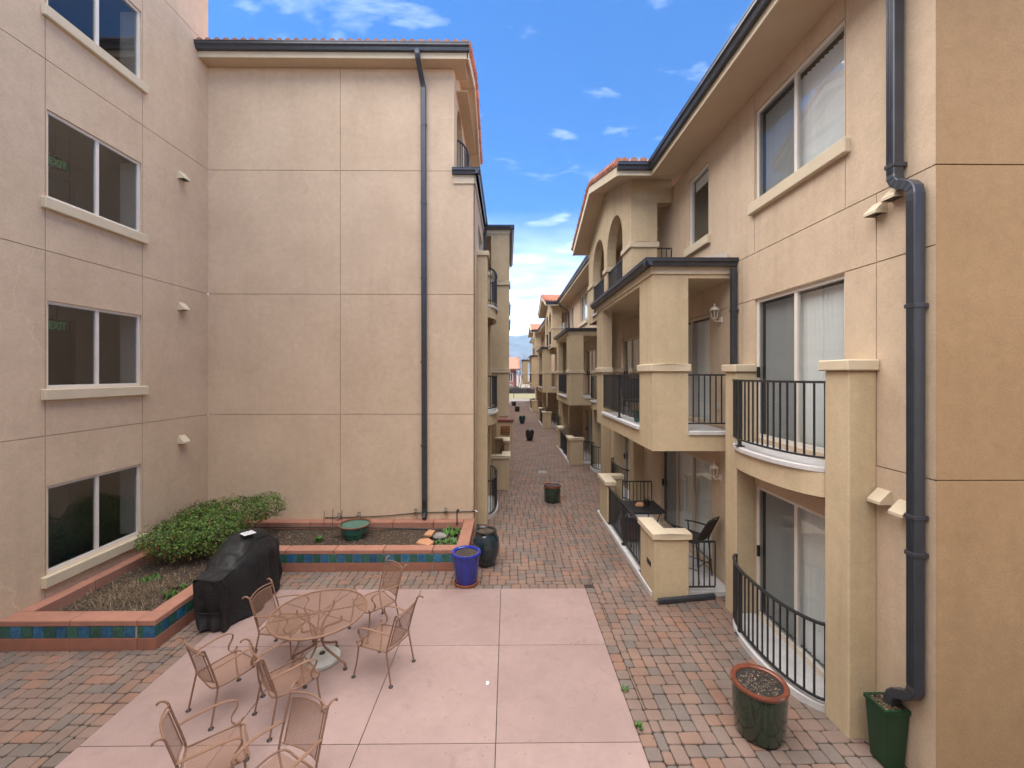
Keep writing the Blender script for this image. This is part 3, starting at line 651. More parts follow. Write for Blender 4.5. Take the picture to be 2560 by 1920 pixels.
for i in range(8500):
    x, y = in_bed(); z = soil_h(x, y)+0.006; l = rnd.uniform(0.006, 0.026); w = l*rnd.uniform(0.3, 0.8); a = rnd.uniform(0, 6.3)
    d = Vector((math.cos(a), math.sin(a), rnd.uniform(-0.4, 0.4))).normalized()*l; s = Vector((-math.sin(a), math.cos(a), rnd.uniform(-0.5, 0.5)))*w; c = Vector((x, y, z))
    mb.add([c-d, c+s*0.8, c+d, c-s], [(0, 1, 2, 3)])
tag(mb.build('bark_mulch', 'mulch', kind='stuff'), 'loose brown bark mulch and dry leaf litter spread over the planter soil', 'mulch')
mb = MB()
for i in range(1500):
    x = rnd.gauss(-6.15, 0.42); y = rnd.gauss(7.0, 0.42)
    if not (-6.95 < x < -5.3 and 6.33 < y < 8.4): continue
    z = soil_h(x, y)+0.01; a = rnd.uniform(0, 6.3); l = rnd.uniform(0.06, 0.20); r = 0.002
    d = Vector((math.cos(a)*l, math.sin(a)*l, rnd.uniform(0.0, 0.10))); m_ = d*0.5+Vector((0, 0, rnd.uniform(0.0, 0.05))); s = Vector((-math.sin(a), math.cos(a), 0))*r
    p = Vector((x, y, z)); mb.add([p-s, p+s, p+m_+s, p+m_-s, p+d], [(0, 1, 2, 3), (3, 2, 4)])
tag(mb.build('dry_stems', 'straw', kind='stuff'), 'matted dry grey brown stems lying across the left planter bed', 'dry grass')
def tuft(x, y, r, n, h, label, flat=0.5):
    mb = MB()
    for i in range(n):
        a = rnd.uniform(0, 6.3); q = r*math.sqrt(rnd.random()); bx, by = x+q*math.cos(a), y+q*math.sin(a); z = soil_h(bx, by) if y > 6.2 and bx < -0.9 else 0.0
        b = rnd.uniform(0, 6.3); l = h*rnd.uniform(0.5, 1.2); w = l*0.18; d = Vector((math.cos(b)*flat, math.sin(b)*flat, 1)).normalized()*l; s = Vector((-math.sin(b), math.cos(b), 0))*w; p = Vector((bx, by, z))
        mb.add([p, p+d*0.5+s, p+d, p+d*0.5-s], [(0, 1, 2, 3)])
    o = mb.build('weed', 'weed'); o.location = (0, 0, 0)
    return tag(o, label, 'weed', 'green weeds in the planter and paving')
tuft(-6.62, 6.42, 0.13, 60, 0.055, 'bright green weed in the left planter against the front cap stone')
tuft(-5.62, 6.42, 0.10, 46, 0.065, 'broad leaved weed at the front right corner inside the left planter', 0.9)
tuft(-5.45, 7.05, 0.20, 60, 0.11, 'small green grassy tuft in the middle of the left planter')
tuft(-6.3, 7.55, 0.16, 50, 0.10, 'dull green tuft in the left planter below the ground floor window')
tuft(-4.42, 8.76, 0.15, 70, 0.05, 'low green weed by the rear planter front edge, closest to the black grill')
tuft(-3.35, 8.76, 0.13, 55, 0.05, 'low green weed at the rear planter front edge below the green bowl')
tuft(-4.1, 9.25, 0.06, 30, 0.13, 'upright green sprout beside the leftmost thin stake')
tuft(-1.32, 9.1, 0.26, 130, 0.09, 'spreading green weeds at the right end of the rear planter beside the grey stone', 0.9)
tuft(-1.28, 9.7, 0.22, 110, 0.12, 'leafy green clump in the back right corner of the rear planter', 0.8)
tuft(1.44, 5.22, 0.035, 22, 0.07, 'tiny green weed in the joint at the right edge of the pink slab', 0.8)
tuft(1.45, 4.66, 0.035, 22, 0.07, 'tiny green weed at the slab edge near the bottom of the view', 0.8)

# shrub
def shrub():
    t = thing('shrub', 'spreading clipped green shrub with reddish tips in the planter corner', 'shrub', (-6.05, 9.0, 0.27))
    lobes = [(-6.15, 8.62, 0.78, 0.84, 0.70, 0.36), (-6.55, 8.25, 0.78, 0.44, 0.58, 0.27), (-5.95, 9.25, 0.88, 0.78, 0.68, 0.34), (-5.42, 9.45, 0.98, 0.50, 0.48, 0.27), (-6.5, 9.1, 0.84, 0.58, 0.62, 0.33), (-5.75, 8.5, 0.64, 0.54, 0.54, 0.32), (-6.3, 8.2, 0.62, 0.56, 0.42, 0.28)]
    mb = MB(); md = MB()
    for i in range(27000):
        lx, ly, lz, rx, ry, rz = lobes[rnd.choices(range(7), weights=[5, 2, 4, 2, 3, 2.5, 2])[0]]
        d = Vector((rnd.gauss(0, 1), rnd.gauss(0, 1), rnd.gauss(0.25, 1))).normalized(); q = rnd.uniform(0.70, 1.03)
        p = Vector((lx+d.x*rx*q, ly+d.y*ry*q, lz+d.z*rz*q))
        if p.x < -7.16 or p.y > 10.2: continue
        nb = noise.noise(p*3.4)
        if nb < -0.18 and q > 0.88: continue
        p += d*0.10*noise.noise(p*7)
        l = rnd.uniform(0.013, 0.027); w = l*0.55
        nn = (d+Vector((rnd.gauss(0, 0.55), rnd.gauss(0, 0.55), rnd.gauss(0.35, 0.5)))).normalized(); u = nn.orthogonal().normalized(); u.rotate(Matrix.Rotation(rnd.uniform(0, 6.3), 3, nn)); v = nn.cross(u)
        tgt = md if (d.z < -0.15 and rnd.random() < 0.4) or rnd.random() < 0.03 else mb
        tgt.add([p-u*l, p+v*w+nn*0.003, p+u*l, p-v*w+nn*0.003], [(0, 1, 2, 3)])
    mb.build('foliage', 'leaf', t, kind='stuff'); md.build('withered_foliage', 'leaf_dry', t, kind='stuff')
    base = Vector((-5.95, 9.0, 0.2))
    for k in range(13):
        a = 2*math.pi*k/13+rnd.uniform(-0.2, 0.2); rr = rnd.uniform(0.4, 0.75)
        e = Vector((-6.0+math.cos(a)*rr, 8.85+math.sin(a)*rr*1.0, rnd.uniform(0.66, 0.95))); m_ = (base+e)/2+Vector((rnd.uniform(-0.1, 0.1), rnd.uniform(-0.1, 0.1), -0.08))
        mb = MB(); mb.tube([base+Vector((math.cos(a)*0.08, math.sin(a)*0.08, 0)), m_, e], [0.022, 0.015, 0.007], 5); mb.build('branch', 'bark', t)
shrub()
# thin stakes, bowl, stones
for x, lab in ((-4.05, 'thin dark metal stake in the rear planter, nearest the shrub'), (-3.86, 'thin dark metal stake in the rear planter, middle one of three'), (-3.66, 'thin dark metal stake in the rear planter, nearest the green bowl')):
    mb = MB(); zz = soil_h(x, 9.35); mb.tube([(x-0.01, 9.35, zz-0.05), (x+0.012, 9.36, zz+rnd.uniform(0.62, 0.70))], 0.007, 5)
    tag(mb.build('stake', 'bark'), lab, 'stake', 'thin stakes in the planter')
mb = MB(); mb.lathe([(0.20, 0), (0.235, 0.01), (0.26, 0.09), (0.275, 0.10), (0.285, 0.115), (0.30, 0.20), (0.325, 0.26)], 40)
b = mb.build('bowl_planter', 'glaze_jade', smooth=True)
mb = MB(); mb.lathe([(0.325, 0.26), (0.350, 0.268), (0.352, 0.285), (0.335, 0.294), (0.312, 0.284), (0.308, 0.262)], 40); mb.build('rim', 'rust_rim', b, smooth=True)
mb = MB(); mb.lathe([(0.308, 0.265), (0.27, 0.15), (0.2, 0.10), (0.0, 0.095)], 40); mb.build('inner_bowl', 'glaze_jade', b, smooth=True)
b.location = (-3.42, 9.50, 0.285); tag(b, 'low jade green glazed bowl with a red brown rim sitting on the planter soil', 'bowl planter')
def blob(name, loc, sx, sy, sz, m, lab, cat, seed, n=2):
    bm = bmesh.new(); bmesh.ops.create_icosphere(bm, subdivisions=n+1, radius=1)
    for v in bm.verts:
        k = 1+0.25*noise.noise(v.co*1.4+Vector((seed, 0, 0)))+0.08*noise.noise(v.co*4+Vector((0, seed, 0))); v.co = Vector((v.co.x*sx*k, v.co.y*sy*k, max(-0.5, v.co.z)*sz*k))
    me = bpy.data.meshes.new(name); bm.to_mesh(me); bm.free(); me.materials.append(M[m]); me.polygons.foreach_set('use_smooth', [True]*len(me.polygons))
    o = bpy.data.objects.new(name, me); C.objects.link(o); o.location = loc; return tag(o, lab, cat)
blob('stone', (-1.52, 9.42, 0.31), 0.15, 0.12, 0.075, 'rock', 'rounded grey stone at the right end of the rear planter', 'stone', 2)
for nm, pts, z, lab in (('flagstone', [(-1.95, 9.0), (-1.66, 8.88), (-1.57, 9.02), (-1.72, 9.2), (-1.9, 9.15)], 0.30, 'flat orange sandstone slab in front of the grey stone'), ('flagstone', [(-1.85, 9.32), (-1.68, 9.27), (-1.63, 9.52), (-1.78, 9.55)], 0.315, 'narrow flat sandstone piece leaning behind the larger orange slab')):
    mb = MB(); mb.prism(pts, lambda u, v, t: (u, v, z+t*0.045+(v-9)*0.1)); tag(mb.build(nm, 'sandstone', bevel=0.008), lab, 'stone')

# ------------------------------------------------------------------ left building
LB = thing('apartment_building', 'four storey tan stucco building with a blank end wall, left of the alley', 'building', (-7.2, 10.25, 0))
XL, YF = -7.2, 10.25
Pl = PX(XL, 1)
lw = [(6.69, 8.40, 0.77, 2.15), (6.69, 8.40, 3.68, 5.06), (6.69, 8.40, 6.66, 8.05), (6.69, 8.40, 9.64, 11.02)]
br = [-3.4, 1.5, 3.2, 4.95, 6.665, 8.42, YF]
stucco(LB, Pl, [(0, 2.94, br), (2.94, 5.83, br), (5.83, 8.81, br), (8.81, 11.75, br), (11.75, 14.6, br)], lw, 'stucco_tan')
for k, h in enumerate(lw):
    wn = window(LB, Pl, *h, sill=True, glass='glass_dark', room=None, frame='white_frame')
    b0, b1 = h[2], h[3]
    # corridor behind the glass
    zf, zc = (b0-0.72, b1+0.35); mb = MB(); x0, x1, y0, y1 = -9.3, -7.32, 4.2, 9.6
    mb.quad((x0, y0, zf), (x0, y1, zf), (x0, y1, zc), (x0, y0, zc)); mb.quad((x0, y1, zf), (x1, y1, zf), (x1, y1, zc), (x0, y1, zc)); mb.quad((x0, y0, zf), (x1, y0, zf), (x1, y0, zc), (x0, y0, zc))
    mb.quad((x0, y0, zf), (x1, y0, zf), (x1, y1, zf), (x0, y1, zf)); mb.quad((x0, y0, zc), (x1, y0, zc), (x1, y1, zc), (x0, y1, zc))
    mb.quad((x1, y0, zf), (x1, 6.6, zf), (x1, 6.6, zc), (x1, y0, zc)); mb.quad((x1, 8.5, zf), (x1, y1, zf), (x1, y1, zc), (x1, 8.5, zc))
    mb.build('room', 'room', wn)
    mb = MB(); mb.box(-7.62, -7.31, 8.40, 8.43, b0, b1); mb.build('jamb', 'white_frame', wn)
    if k in (1, 2):
        mb = MB(); yd = 8.15; mb.box(-9.29, -9.24, yd, yd+0.95, zf, zf+2.0); mb.box(-9.3, -9.26, yd-0.06, yd+1.01, zf, zf+2.06); mb.build('corridor_door', 'door_dark', wn)
        mb = MB(); mb.box(-8.33, -8.29, 7.70, 8.06, b1-0.38, b1-0.17); mb.tube([(-8.31, 7.88, b1-0.17), (-8.31, 7.88, zc)], 0.012, 6); mb.build('exit_sign', 'black', wn)
        cu = bpy.data.curves.new('lettering', 'FONT'); cu.body = 'EXIT'; cu.size = 0.19; cu.align_x = 'CENTER'; cu.align_y = 'CENTER'; cu.extrude = 0.003; cu.offset = 0.004
        to = bpy.data.objects.new('lettering', cu); me = bpy.data.meshes.new_from_object(to); bpy.data.objects.remove(to); me.materials.append(M['exit_green'])
        e = bpy.data.objects.new('exit_lettering', me); C.objects.link(e); e.parent = wn; e.location = (-8.285, 7.88, b1-0.275); e.rotation_euler = (R(90), 0, R(90)); e.scale = (0.8, 1, 1)
        mb = MB(); yq = 9.1 if k == 2 else 9.25; zq = b0+(0.1 if k == 2 else 0.72); mb.box(-9.28, -9.24, yq-0.5, yq-0.2, zq, zq+0.22); mb.build('wall_plaque', 'door_dark', wn)
for z in (8.27, 5.40, 2.48): vent(LB, Pl, 9.40, z, 0.19, 0.16, 0.14, 'trim')
Pf = PY(YF)
stucco(LB, Pf, [(0, 2.94, [XL, -4.04, -0.81]), (2.94, 5.83, [XL, -4.04, -0.81])], [], 'stucco_tan')
stucco(LB, Pf, [(5.83, 8.81, [XL, -4.04, -0.81])], [(-1.30, -0.80, 8.62, 9.0)], 'stucco_tan')
stucco(LB, Pf, [(8.81, 11.28, [XL, -4.04, -1.30])], [], 'stucco_tan')
mb = MB(); mb.box(XL, -1.02, 9.93, YF+0.4, 11.28, 11.33); mb.box(-1.30, -1.02, YF+0.4, 14.2, 11.0, 11.02); mb.build('soffit', 'soffit', LB)
mb = MB(); mb.box(XL, -0.93, 9.90, 9.93, 11.26, 11.50); mb.build('fascia', 'trim', LB, bevel=0.006)
mb = MB(); gutter(mb, 'x', 9.90, XL-0.25+0.26, -0.90, 11.56, -1, h=0.16, w=0.14); mb.build('gutter', 'gutter', LB)
def roof_z(y): return 11.50+(y-9.93)*0.32 if y <= 11.9 else 11.50+1.97*0.32-(y-11.9)*0.50
mb = MB()
for ya, yb in ((9.90, 11.9), (11.9, 14.25)):
    mb.hexa([(XL-1.5, ya, roof_z(ya)), (-0.93, ya, roof_z(ya)), (-0.93, yb, roof_z(yb)), (XL-1.5, yb, roof_z(yb)), (XL-1.5, ya, roof_z(ya)+0.07), (-0.93, ya, roof_z(ya)+0.07), (-0.93, yb, roof_z(yb)+0.07), (XL-1.5, yb, roof_z(yb)+0.07)])
rf = mb.build('roof', 'roof_tile_pale', LB)
mb = MB(); du = Vector((1, 0, 0)); dv = Vector((0, 1, 0.32)).normalized()
barrel_tiles(mb, Vector((XL, 9.83, 11.55)), du, dv, du.cross(dv), 31, 5, 0.203, 0.38); mb.build('roof_tiles', 'roof_tile_pale', rf, kind='stuff')
mb = MB()
for ya, yb in ((9.90, 11.9), (11.9, 14.25)):
    mb.hexa([(-0.96, ya, roof_z(ya)-0.24), (-0.92, ya, roof_z(ya)-0.24), (-0.92, yb, roof_z(yb)-0.24), (-0.96, yb, roof_z(yb)-0.24), (-0.96, ya, roof_z(ya)), (-0.92, ya, roof_z(ya)), (-0.92, yb, roof_z(yb)), (-0.96, yb, roof_z(yb))])
mb.build('rake_board', 'trim', LB)
mb = MB()
for ya, yb in ((9.93, 11.9), (11.9, 14.25)):
    mb.hexa([(-1.32, ya, roof_z(ya)-0.22), (-0.96, ya, roof_z(ya)-0.22), (-0.96, yb, roof_z(yb)-0.22), (-1.32, yb, roof_z(yb)-0.22), (-1.32, ya, roof_z(ya)-0.2), (-0.96, ya, roof_z(ya)-0.2), (-0.96, yb, roof_z(yb)-0.2), (-1.32, yb, roof_z(yb)-0.2)])
mb.build('rake_soffit', 'soffit', LB)
def rake_tiles(parent, x, rz, y0, y1, ym, step=0.2, sgn=1):
    me = None
    for ya, yb in ((y0, ym), (ym, y1)):
        n = int(abs(yb-ya)/step)
        for i in range(n):
            a = ya+(yb-ya)*i/n; b = ya+(yb-ya)*(i+1.12)/n
            if ya == ym: a, b = yb+(ym-yb)*i/n, yb+(ym-yb)*(i+1.12)/n
            mb = MB(); p = Vector((x, a, rz(a)+0.06)); q = Vector((x, b, rz(b)+0.045))
            mb.tube([p, q], [0.105, 0.085], 8); mb.build('rake_tile', 'roof_tile', parent)
rake_tiles(rf, -0.94, roof_z, 9.85, 14.25, 11.9)
# alley side: storeys one to three, then the set-back top storey with an arched loggia
Pa = PX(-0.807, 1)
Ya = [YF, 13.9, 18.9, 28, 40, 62]
ah = [(11.5, 13.2, 3.0, 5.05), (11.5, 13.2, 5.92, 8.0), (11.5, 13.2, 0.08, 2.13), (15.2, 17.6, 2.95, 5.05), (15.2, 17.6, 5.9, 8.0)]
stucco(LB, Pa, [(0, 2.94, Ya), (2.94, 5.83, Ya), (5.83, 8.81, Ya)], ah, 'stucco_tan')
for h in ah: window(LB, Pa, *h, sill=False, door=True, frame='white_frame', depth=0.8)
arch = [(-1.30, 10.75, 12.15), (-1.30, 12.75, 13.6)]
def arch_wall(mb, xo, xi, y0, y1, z0, arches, spring, top, n=14):
    """wall between xo (outer) and xi with round-headed openings; arches: (y0,y1,sill); top(y) gives its head"""
    ys = {y0, y1}
    for a, b, _ in arches:
        for i in range(n+1): ys.add(a+(b-a)*(0.5-0.5*math.cos(math.pi*i/n)))
    ys = sorted(ys)
    def bot(y):
        for a, b, s in arches:
            if a-1e-6 <= y <= b+1e-6:
                r = (b-a)/2; return spring+math.sqrt(max(0, r*r-(y-(a+b)/2)**2))
        return None
    for p, q in zip(ys, ys[1:]):
        m_ = (p+q)/2; o = next((k for k in arches if k[0] < m_ < k[1]), None)
        if o:
            zp, zq = bot(p), bot(q)
            for x in (xo, xi): mb.quad((x, p, zp), (x, q, zq), (x, q, top(q)), (x, p, top(p)))
            mb.quad((xo, p, zp), (xo, q, zq), (xi, q, zq), (xi, p, zp))
            if o[2] > z0:
                for x in (xo, xi): mb.quad((x, p, z0), (x, q, z0), (x, q, o[2]), (x, p, o[2]))
                mb.quad((xo, p, o[2]), (xo, q, o[2]), (xi, q, o[2]), (xi, p, o[2]))
        else:
            for x in (xo, xi): mb.quad((x, p, z0), (x, q, z0), (x, q, top(q)), (x, p, top(p)))
            for e in (p, q):
                if e in (y0, y1) or any(abs(e-k[i]) < 1e-6 for k in arches for i in (0, 1)):
                    zt = top(e) if e in (y0, y1) else spring
                    mb.quad((xo, e, z0), (xi, e, z0), (xi, e, zt), (xo, e, zt))
mb = MB(); arch_wall(mb, -1.30, -1.52, YF+0.012, 14.15, 8.75, [(10.8, 12.3, 8.9), (12.6, 13.8, 8.9)], 10.2, lambda y: roof_z(y)-0.22); mb.build('loggia_wall', 'stucco_cream', LB)
mb = MB(); mb.box(-2.9, -2.8, YF+0.02, 14.2, 8.7, 11.3); mb.box(-2.8, -1.3, 14.15, 14.3, 8.7, 10.7); mb.build('loggia_back', 'stucco_tan', LB)
railing(arc_pts(-1.30, 10.8, 12.3, 0.22), 8.9, 9.85, LB, detail=False, name='railing')
mb = MB(); mb.box(-1.75, -1.30, 14.3, 62, 8.78, 10.6); mb.build('upper_wall', 'stucco_tan', LB)
mb = MB(); mb.box(-1.32, -0.72, 10.262, 62, 8.70, 8.76); mb.build('flat_roof', 'gutter', LB)
mb = MB(); mb.box(-1.31, -0.79, YF-0.03, YF-0.002, 8.50, 8.70); mb.box(-0.808, -0.78, YF-0.03, 14.1, 8.50, 8.70); mb.build('fascia', 'trim', LB)
mb = MB(); gutter(mb, 'x', YF-0.03, -1.34, -0.66, 8.84, -1, h=0.14); gutter(mb, 'y', -0.78, YF-0.15, 14.05, 8.84, 1, h=0.14); mb.build('gutter', 'gutter', LB)
mb = MB(); mb.box(-0.79, -0.70, 13.75, 13.85, 0.0, 8.72); mb.build('downspout', 'gutter', LB)
# balcony piers with curved balconies
def juliet(parent, xw, out, ya, yb, floors, ztop, capz=True, detail=False, pw=0.35, pd=0.31, sag=0.27, m='stucco_cream', rails=True):
    """two piers against wall xw, projecting out*pd, with bulging slabs between them"""
    xo = xw+out*pd
    for y0, y1 in ((ya-pw, ya), (yb, yb+pw)):
        mb = MB(); mb.box(min(xw, xo), max(xw, xo), y0, y1, -0.03, ztop-0.12); pr = mb.build('pier', m, parent, bevel=0.012)
        c0, c1 = sorted((xw, xo+out*0.045)); mb = MB(); mb.box(c0, c1, y0-0.045, y1+0.045, ztop-0.12, ztop); mb.build('cap', 'trim', pr, bevel=0.012)
    for zf in floors:
        pts = arc_pts(xo-out*0.02, ya, yb, out*sag)
        mb = MB()
        if zf > 1: arc_slab(mb, xw, arc_pts(xo-out*0.02, ya, yb, out*(sag-0.05)), zf-0.40, zf-0.12); fs = mb.build('balcony_fascia', m, parent); 
        if zf > 1:
            mb = MB(); arc_slab(mb, xw, arc_pts(xo-out*0.05, ya, yb, out*(sag-0.12)), zf-0.425, zf-0.401); mb.build('balcony_soffit', 'under', parent)
        mb = MB(); arc_slab(mb, xw, pts, zf-0.12 if zf > 1 else -0.02, zf-0.05 if zf > 1 else zf); mb.build('balcony_slab', 'slab', parent, bevel=0.01)
        if rails: railing(arc_pts(xo-out*0.01, ya, yb, out*(sag-0.05)), zf+0.0, zf+0.93, parent, detail=detail, posts=(0.72,) if detail else (), foot=0.04)
juliet(LB, -0.81, 1, 11.42, 13.35, (0.09, 2.92, 5.84), 7.12, pw=0.34, pd=0.27)
# ------------------------------------------------------------------ boxed balcony blocks
def block(parent, xf, xw, y0, ln, floors, out, m='stucco_cream', detail=False, sidew=0.63, t=0.25, zb=2.56):
    """out = -1: projects towards -x from the wall xw to xf"""
    y1 = y0+ln; X = lambda d: xf-out*d                  # d = depth behind the front face
    def bx(mb, d0, d1, ya, yb, za, zb_): 
        a, b = sorted((X(d0), X(d1))); mb.box(a, b, ya, yb, za, zb_)
    D = abs(xw-xf); pr = 0.72; wl = MB(); bd = MB(); ld = MB()
    for k, zf in enumerate(floors):
        z_low = zf-0.36 if k == 0 else zf-0.36; ztop = floors[k+1]-0.36 if k+1 < len(floors) else zf+2.83; zo = zf+(2.66 if k+1 == len(floors) else 2.36)
        bx(wl, 0, D, y0, y1, z_low, zf-0.06)                                    # floor box
        for ya, yb in ((y0, y0+pr), (y1-pr, y1)): bx(wl, 0, t, ya, yb, zf-0.06, zo)
        for ya, yb in ((y0, y0+t), (y1-t, y1)): bx(wl, t, sidew, ya, yb, zf-0.06, zo)
        bx(wl, 0, D, y0, y1, zo, ztop)                                          # lintel box
        o = 0.042; zc0, zc1 = zf+1.03, zf+1.16
        for ya, yb in ((y0-o, y0+pr+o), (y1-pr-o, y1+o)): bx(bd, -o, t+o*0.5, ya, yb, zc0, zc1)
        for ya, yb in ((y0-o, y0+t+o), (y1-t-o, y1+o)): bx(bd, t+o*0.5, sidew+o, ya, yb, zc0, zc1)
        bx(ld, -0.05, 0.15, y0+pr+0.003, y1-pr-0.003, zf-0.08, zf-0.012); bx(ld, sidew+0.003, D, y0-0.04, y0+0.15, zf-0.08, zf-0.012)
        bx(ld, 0.15, D, y0+t, y1-t, zf-0.06, zf-0.03)
        railing([(X(0.03), y0+pr), (X(0.03), y1-pr)], zf+0.06, zf+0.97, parent, detail=detail, posts=(0.5,) if detail else (), foot=0.07)
        railing([(X(sidew), y0+0.03), (X(D), y0+0.03)], zf+0.06, zf+0.97, parent, detail=detail)
    w = wl.build('balcony_wall', m, parent); bd.build('balcony_band', 'trim', w, bevel=0.012); ld.build('balcony_ledge', 'slab', w, bevel=0.008)
    zr = floors[-1]+2.83
    mb = MB(); bx(mb, -0.03, D, y0-0.03, y1+0.03, zr, zr+0.06)
    bx(mb, -0.028, -0.002, y0-0.028, y1+0.028, zr-0.10, zr-0.001); bx(mb, -0.002, D, y0-0.028, y0-0.002, zr-0.10, zr-0.001); mb.build('balcony_trim', 'trim', w)
    mb = MB(); bx(mb, -0.05, D, y0-0.05, y1+0.05, zr+0.062, zr+0.13)
    gutter(mb, 'y', X(-0.05), y0-0.17, y1+0.17, zr+0.15, out, h=0.13)
    a, b = sorted((X(-0.17), X(D))); gutter(mb, 'x', y0-0.05, a, b, zr+0.15, -1, h=0.13); mb.build('balcony_gutter', 'gutter', w)
    return w
block(LB, 0.04, -0.81, 14.1, 4.7, (2.92, 5.84), 1, sidew=0.60)
block(LB, 0.02, -0.81, 30.0, 4.7, (2.92, 5.84), 1, sidew=0.60)
juliet(LB, -0.81, 1, 20.0, 22.0, (2.92, 5.84), 7.12, pw=0.34, pd=0.27)
stucco(LB, PY(-3.4, 1), [(0, 2.94, [XL, -3.0, 1.5, 6.0, 12.0]), (2.94, 5.83, [XL, -3.0, 1.5, 6.0, 12.0]), (5.83, 8.81, [XL, -3.0, 1.5, 6.0, 12.0])], [(-5.6, -3.9, 0.77, 2.15), (-5.6, -3.9, 3.68, 5.06), (-5.6, -3.9, 6.66, 8.05), (2.6, 4.6, 0.77, 2.15), (2.6, 4.6, 6.66, 8.05)], 'stucco_tan')  # unseen rear wing, added so the courtyard walls darken towards the ground
for hh in [(-5.6, -3.9, 0.77, 2.15), (-5.6, -3.9, 3.68, 5.06), (-5.6, -3.9, 6.66, 8.05), (2.6, 4.6, 0.77, 2.15), (2.6, 4.6, 6.66, 8.05)]: window(LB, PY(-3.4, 1), *hh, glass='glass_dark')  # windows of the added rear wing
# downspout with an offset under the eave
def smooth_path(pts, n=5):
    P = [Vector(p) for p in pts]; out = []
    for i in range(len(P)-1):
        p0, p1, p2, p3 = P[max(i-1, 0)], P[i], P[i+1], P[min(i+2, len(P)-1)]
        for k in range(n):
            t = k/n; out.append(0.5*((2*p1)+(p2-p0)*t+(2*p0-5*p1+4*p2-p3)*t*t+(3*p1-p0-3*p2+p3)*t**3))
    return out+[P[-1]]
def fillet(pts, r=0.09, n=5):
    P = [Vector(p) for p in pts]; out = [P[0]]
    for a, b, c in zip(P, P[1:], P[2:]):
        u, v = (a-b), (c-b); k = min(r, u.length*0.48, v.length*0.48); p, q = b+u.normalized()*k, b+v.normalized()*k
        for i in range(n+1):
            t = i/n; out.append(p*(1-t)**2+b*2*t*(1-t)+q*t*t)
    return out+[P[-1]]
def downspout(parent, pts, w=0.085, d=0.075, bands=(), m='gutter'):
    """rectangular pipe with pleated bends; w = width along the wall, d = depth off the wall"""
    mb = MB(); V = fillet(pts); fr = parent is LB; e1 = Vector((1, 0, 0)) if fr else Vector((0, 1, 0))
    nrm = Vector((0, 1, 0)) if fr else Vector((1, 0, 0)); n_ = len(V); in_bend = [False]*n_
    for i in range(1, n_-1):
        in_bend[i] = (V[i+1]-V[i]).angle(V[i]-V[i-1]) > 0.05
    for i, p in enumerate(V):
        ta = (V[min(i+1, n_-1)]-V[max(i-1, 0)]).normalized()
        inpl = abs(ta.dot(e1)) > 0.02                      # bends along the wall, else off it
        if inpl or abs(ta.dot(nrm)) < 0.02: a = ta.cross(nrm).normalized(); b = nrm
        else: a = e1; b = ta.cross(e1).normalized()
        if a.dot(e1) < -0.01 or (abs(a.dot(e1)) < 0.01 and a.z > 0): a = -a
        if b.dot(nrm) < -0.01: b = -b
        k = 1.0-(0.07 if in_bend[i] and i % 2 else 0)
        c = 0.18
        for s_, q in ((-1, -1+c), (-1+c, -1), (1-c, -1), (1, -1+c), (1, 1-c), (1-c, 1), (-1+c, 1), (-1, 1-c)): mb.v.append(tuple(p+a*s_*k*w/2+b*q*k*d/2))
    for i in range(n_-1):
        for k in range(8): mb.f.append((i*8+k, i*8+(k+1) % 8, i*8+8+(k+1) % 8, i*8+8+k))
    o = mb.build('downspout', m, parent)
    for bd in bands:
        x, y, z = bd; q = MB()
        if fr: q.box(x-w/2-0.006, x+w/2+0.006, y-d/2-0.006, y+d/2+0.03, z-0.025, z+0.025)
        else: q.box(x-d/2-0.006, x+d/2+0.02, y-w/2-0.006, y+w/2+0.006, z-0.02, z+0.02)
        q.build('strap', m, o, bevel=0.003)
    return o
downspout(LB, [(-2.10, 9.84, 11.42), (-2.10, 9.84, 11.30), (-2.04, 10.14, 10.86), (-2.03, 10.19, 10.78), (-2.0, 10.19, 0.50)], 0.12, 0.09, [(-2.02, 10.19, z) for z in (9.9, 8.0, 6.2, 4.2, 2.2)])
mb = MB(); mb.tube([(-2.0, 10.19, 0.90), (-2.0, 10.19, 0.62)], [0.075, 0.06], 4); mb.tube([(-2.0, 10.19, 0.56), (-1.99, 10.10, 0.47)], 0.055, 6); mb.build('downspout_boot', 'black', LB)
# small fittings at the foot of the end wall
mb = MB(); mb.tube([(-4.4, 10.23, 0.455), (-3.6, 10.225, 0.47), (-2.9, 10.225, 0.50), (-2.15, 10.225, 0.57), (-0.85, 10.225, 0.60), (-0.80, 10.225, 0.61)], 0.012, 6)
tag(mb.build('irrigation_pipe', 'black'), 'thin black irrigation line pinned along the foot of the blank end wall', 'pipe')
mb = MB(); mb.tube([(-6.4, 9.93, 0.32), (-5.4, 9.94, 0.33), (-4.4, 9.96, 0.32), (-3.3, 9.9, 0.33), (-2.4, 9.9, 0.31), (-1.4, 9.85, 0.30)], 0.014, 6)
tag(mb.build('drip_hose', 'black'), 'black drip hose lying on the soil at the back of the planter', 'hose')
for x, z, lab in ((-4.05, 0.50, 'small metal garden spotlight at the wall foot, behind the thin stakes'), (-3.58, 0.52, 'small metal garden spotlight between the stakes and the green bowl'), (-2.22, 0.60, 'small metal garden spotlight just left of the downspout foot'), (-1.50, 0.62, 'small metal garden spotlight right of the downspout foot')):
    mb = MB(); mb.box(x-0.03, x+0.03, 10.19, 10.245, z-0.03, z+0.07); mb.tube([(x, 10.18, z+0.03), (x+0.02, 10.09, z+0.0)], [0.03, 0.045], 10)
    tag(mb.build('garden_spotlight', 'chrome'), lab, 'spotlight', 'spotlights along the planter wall')
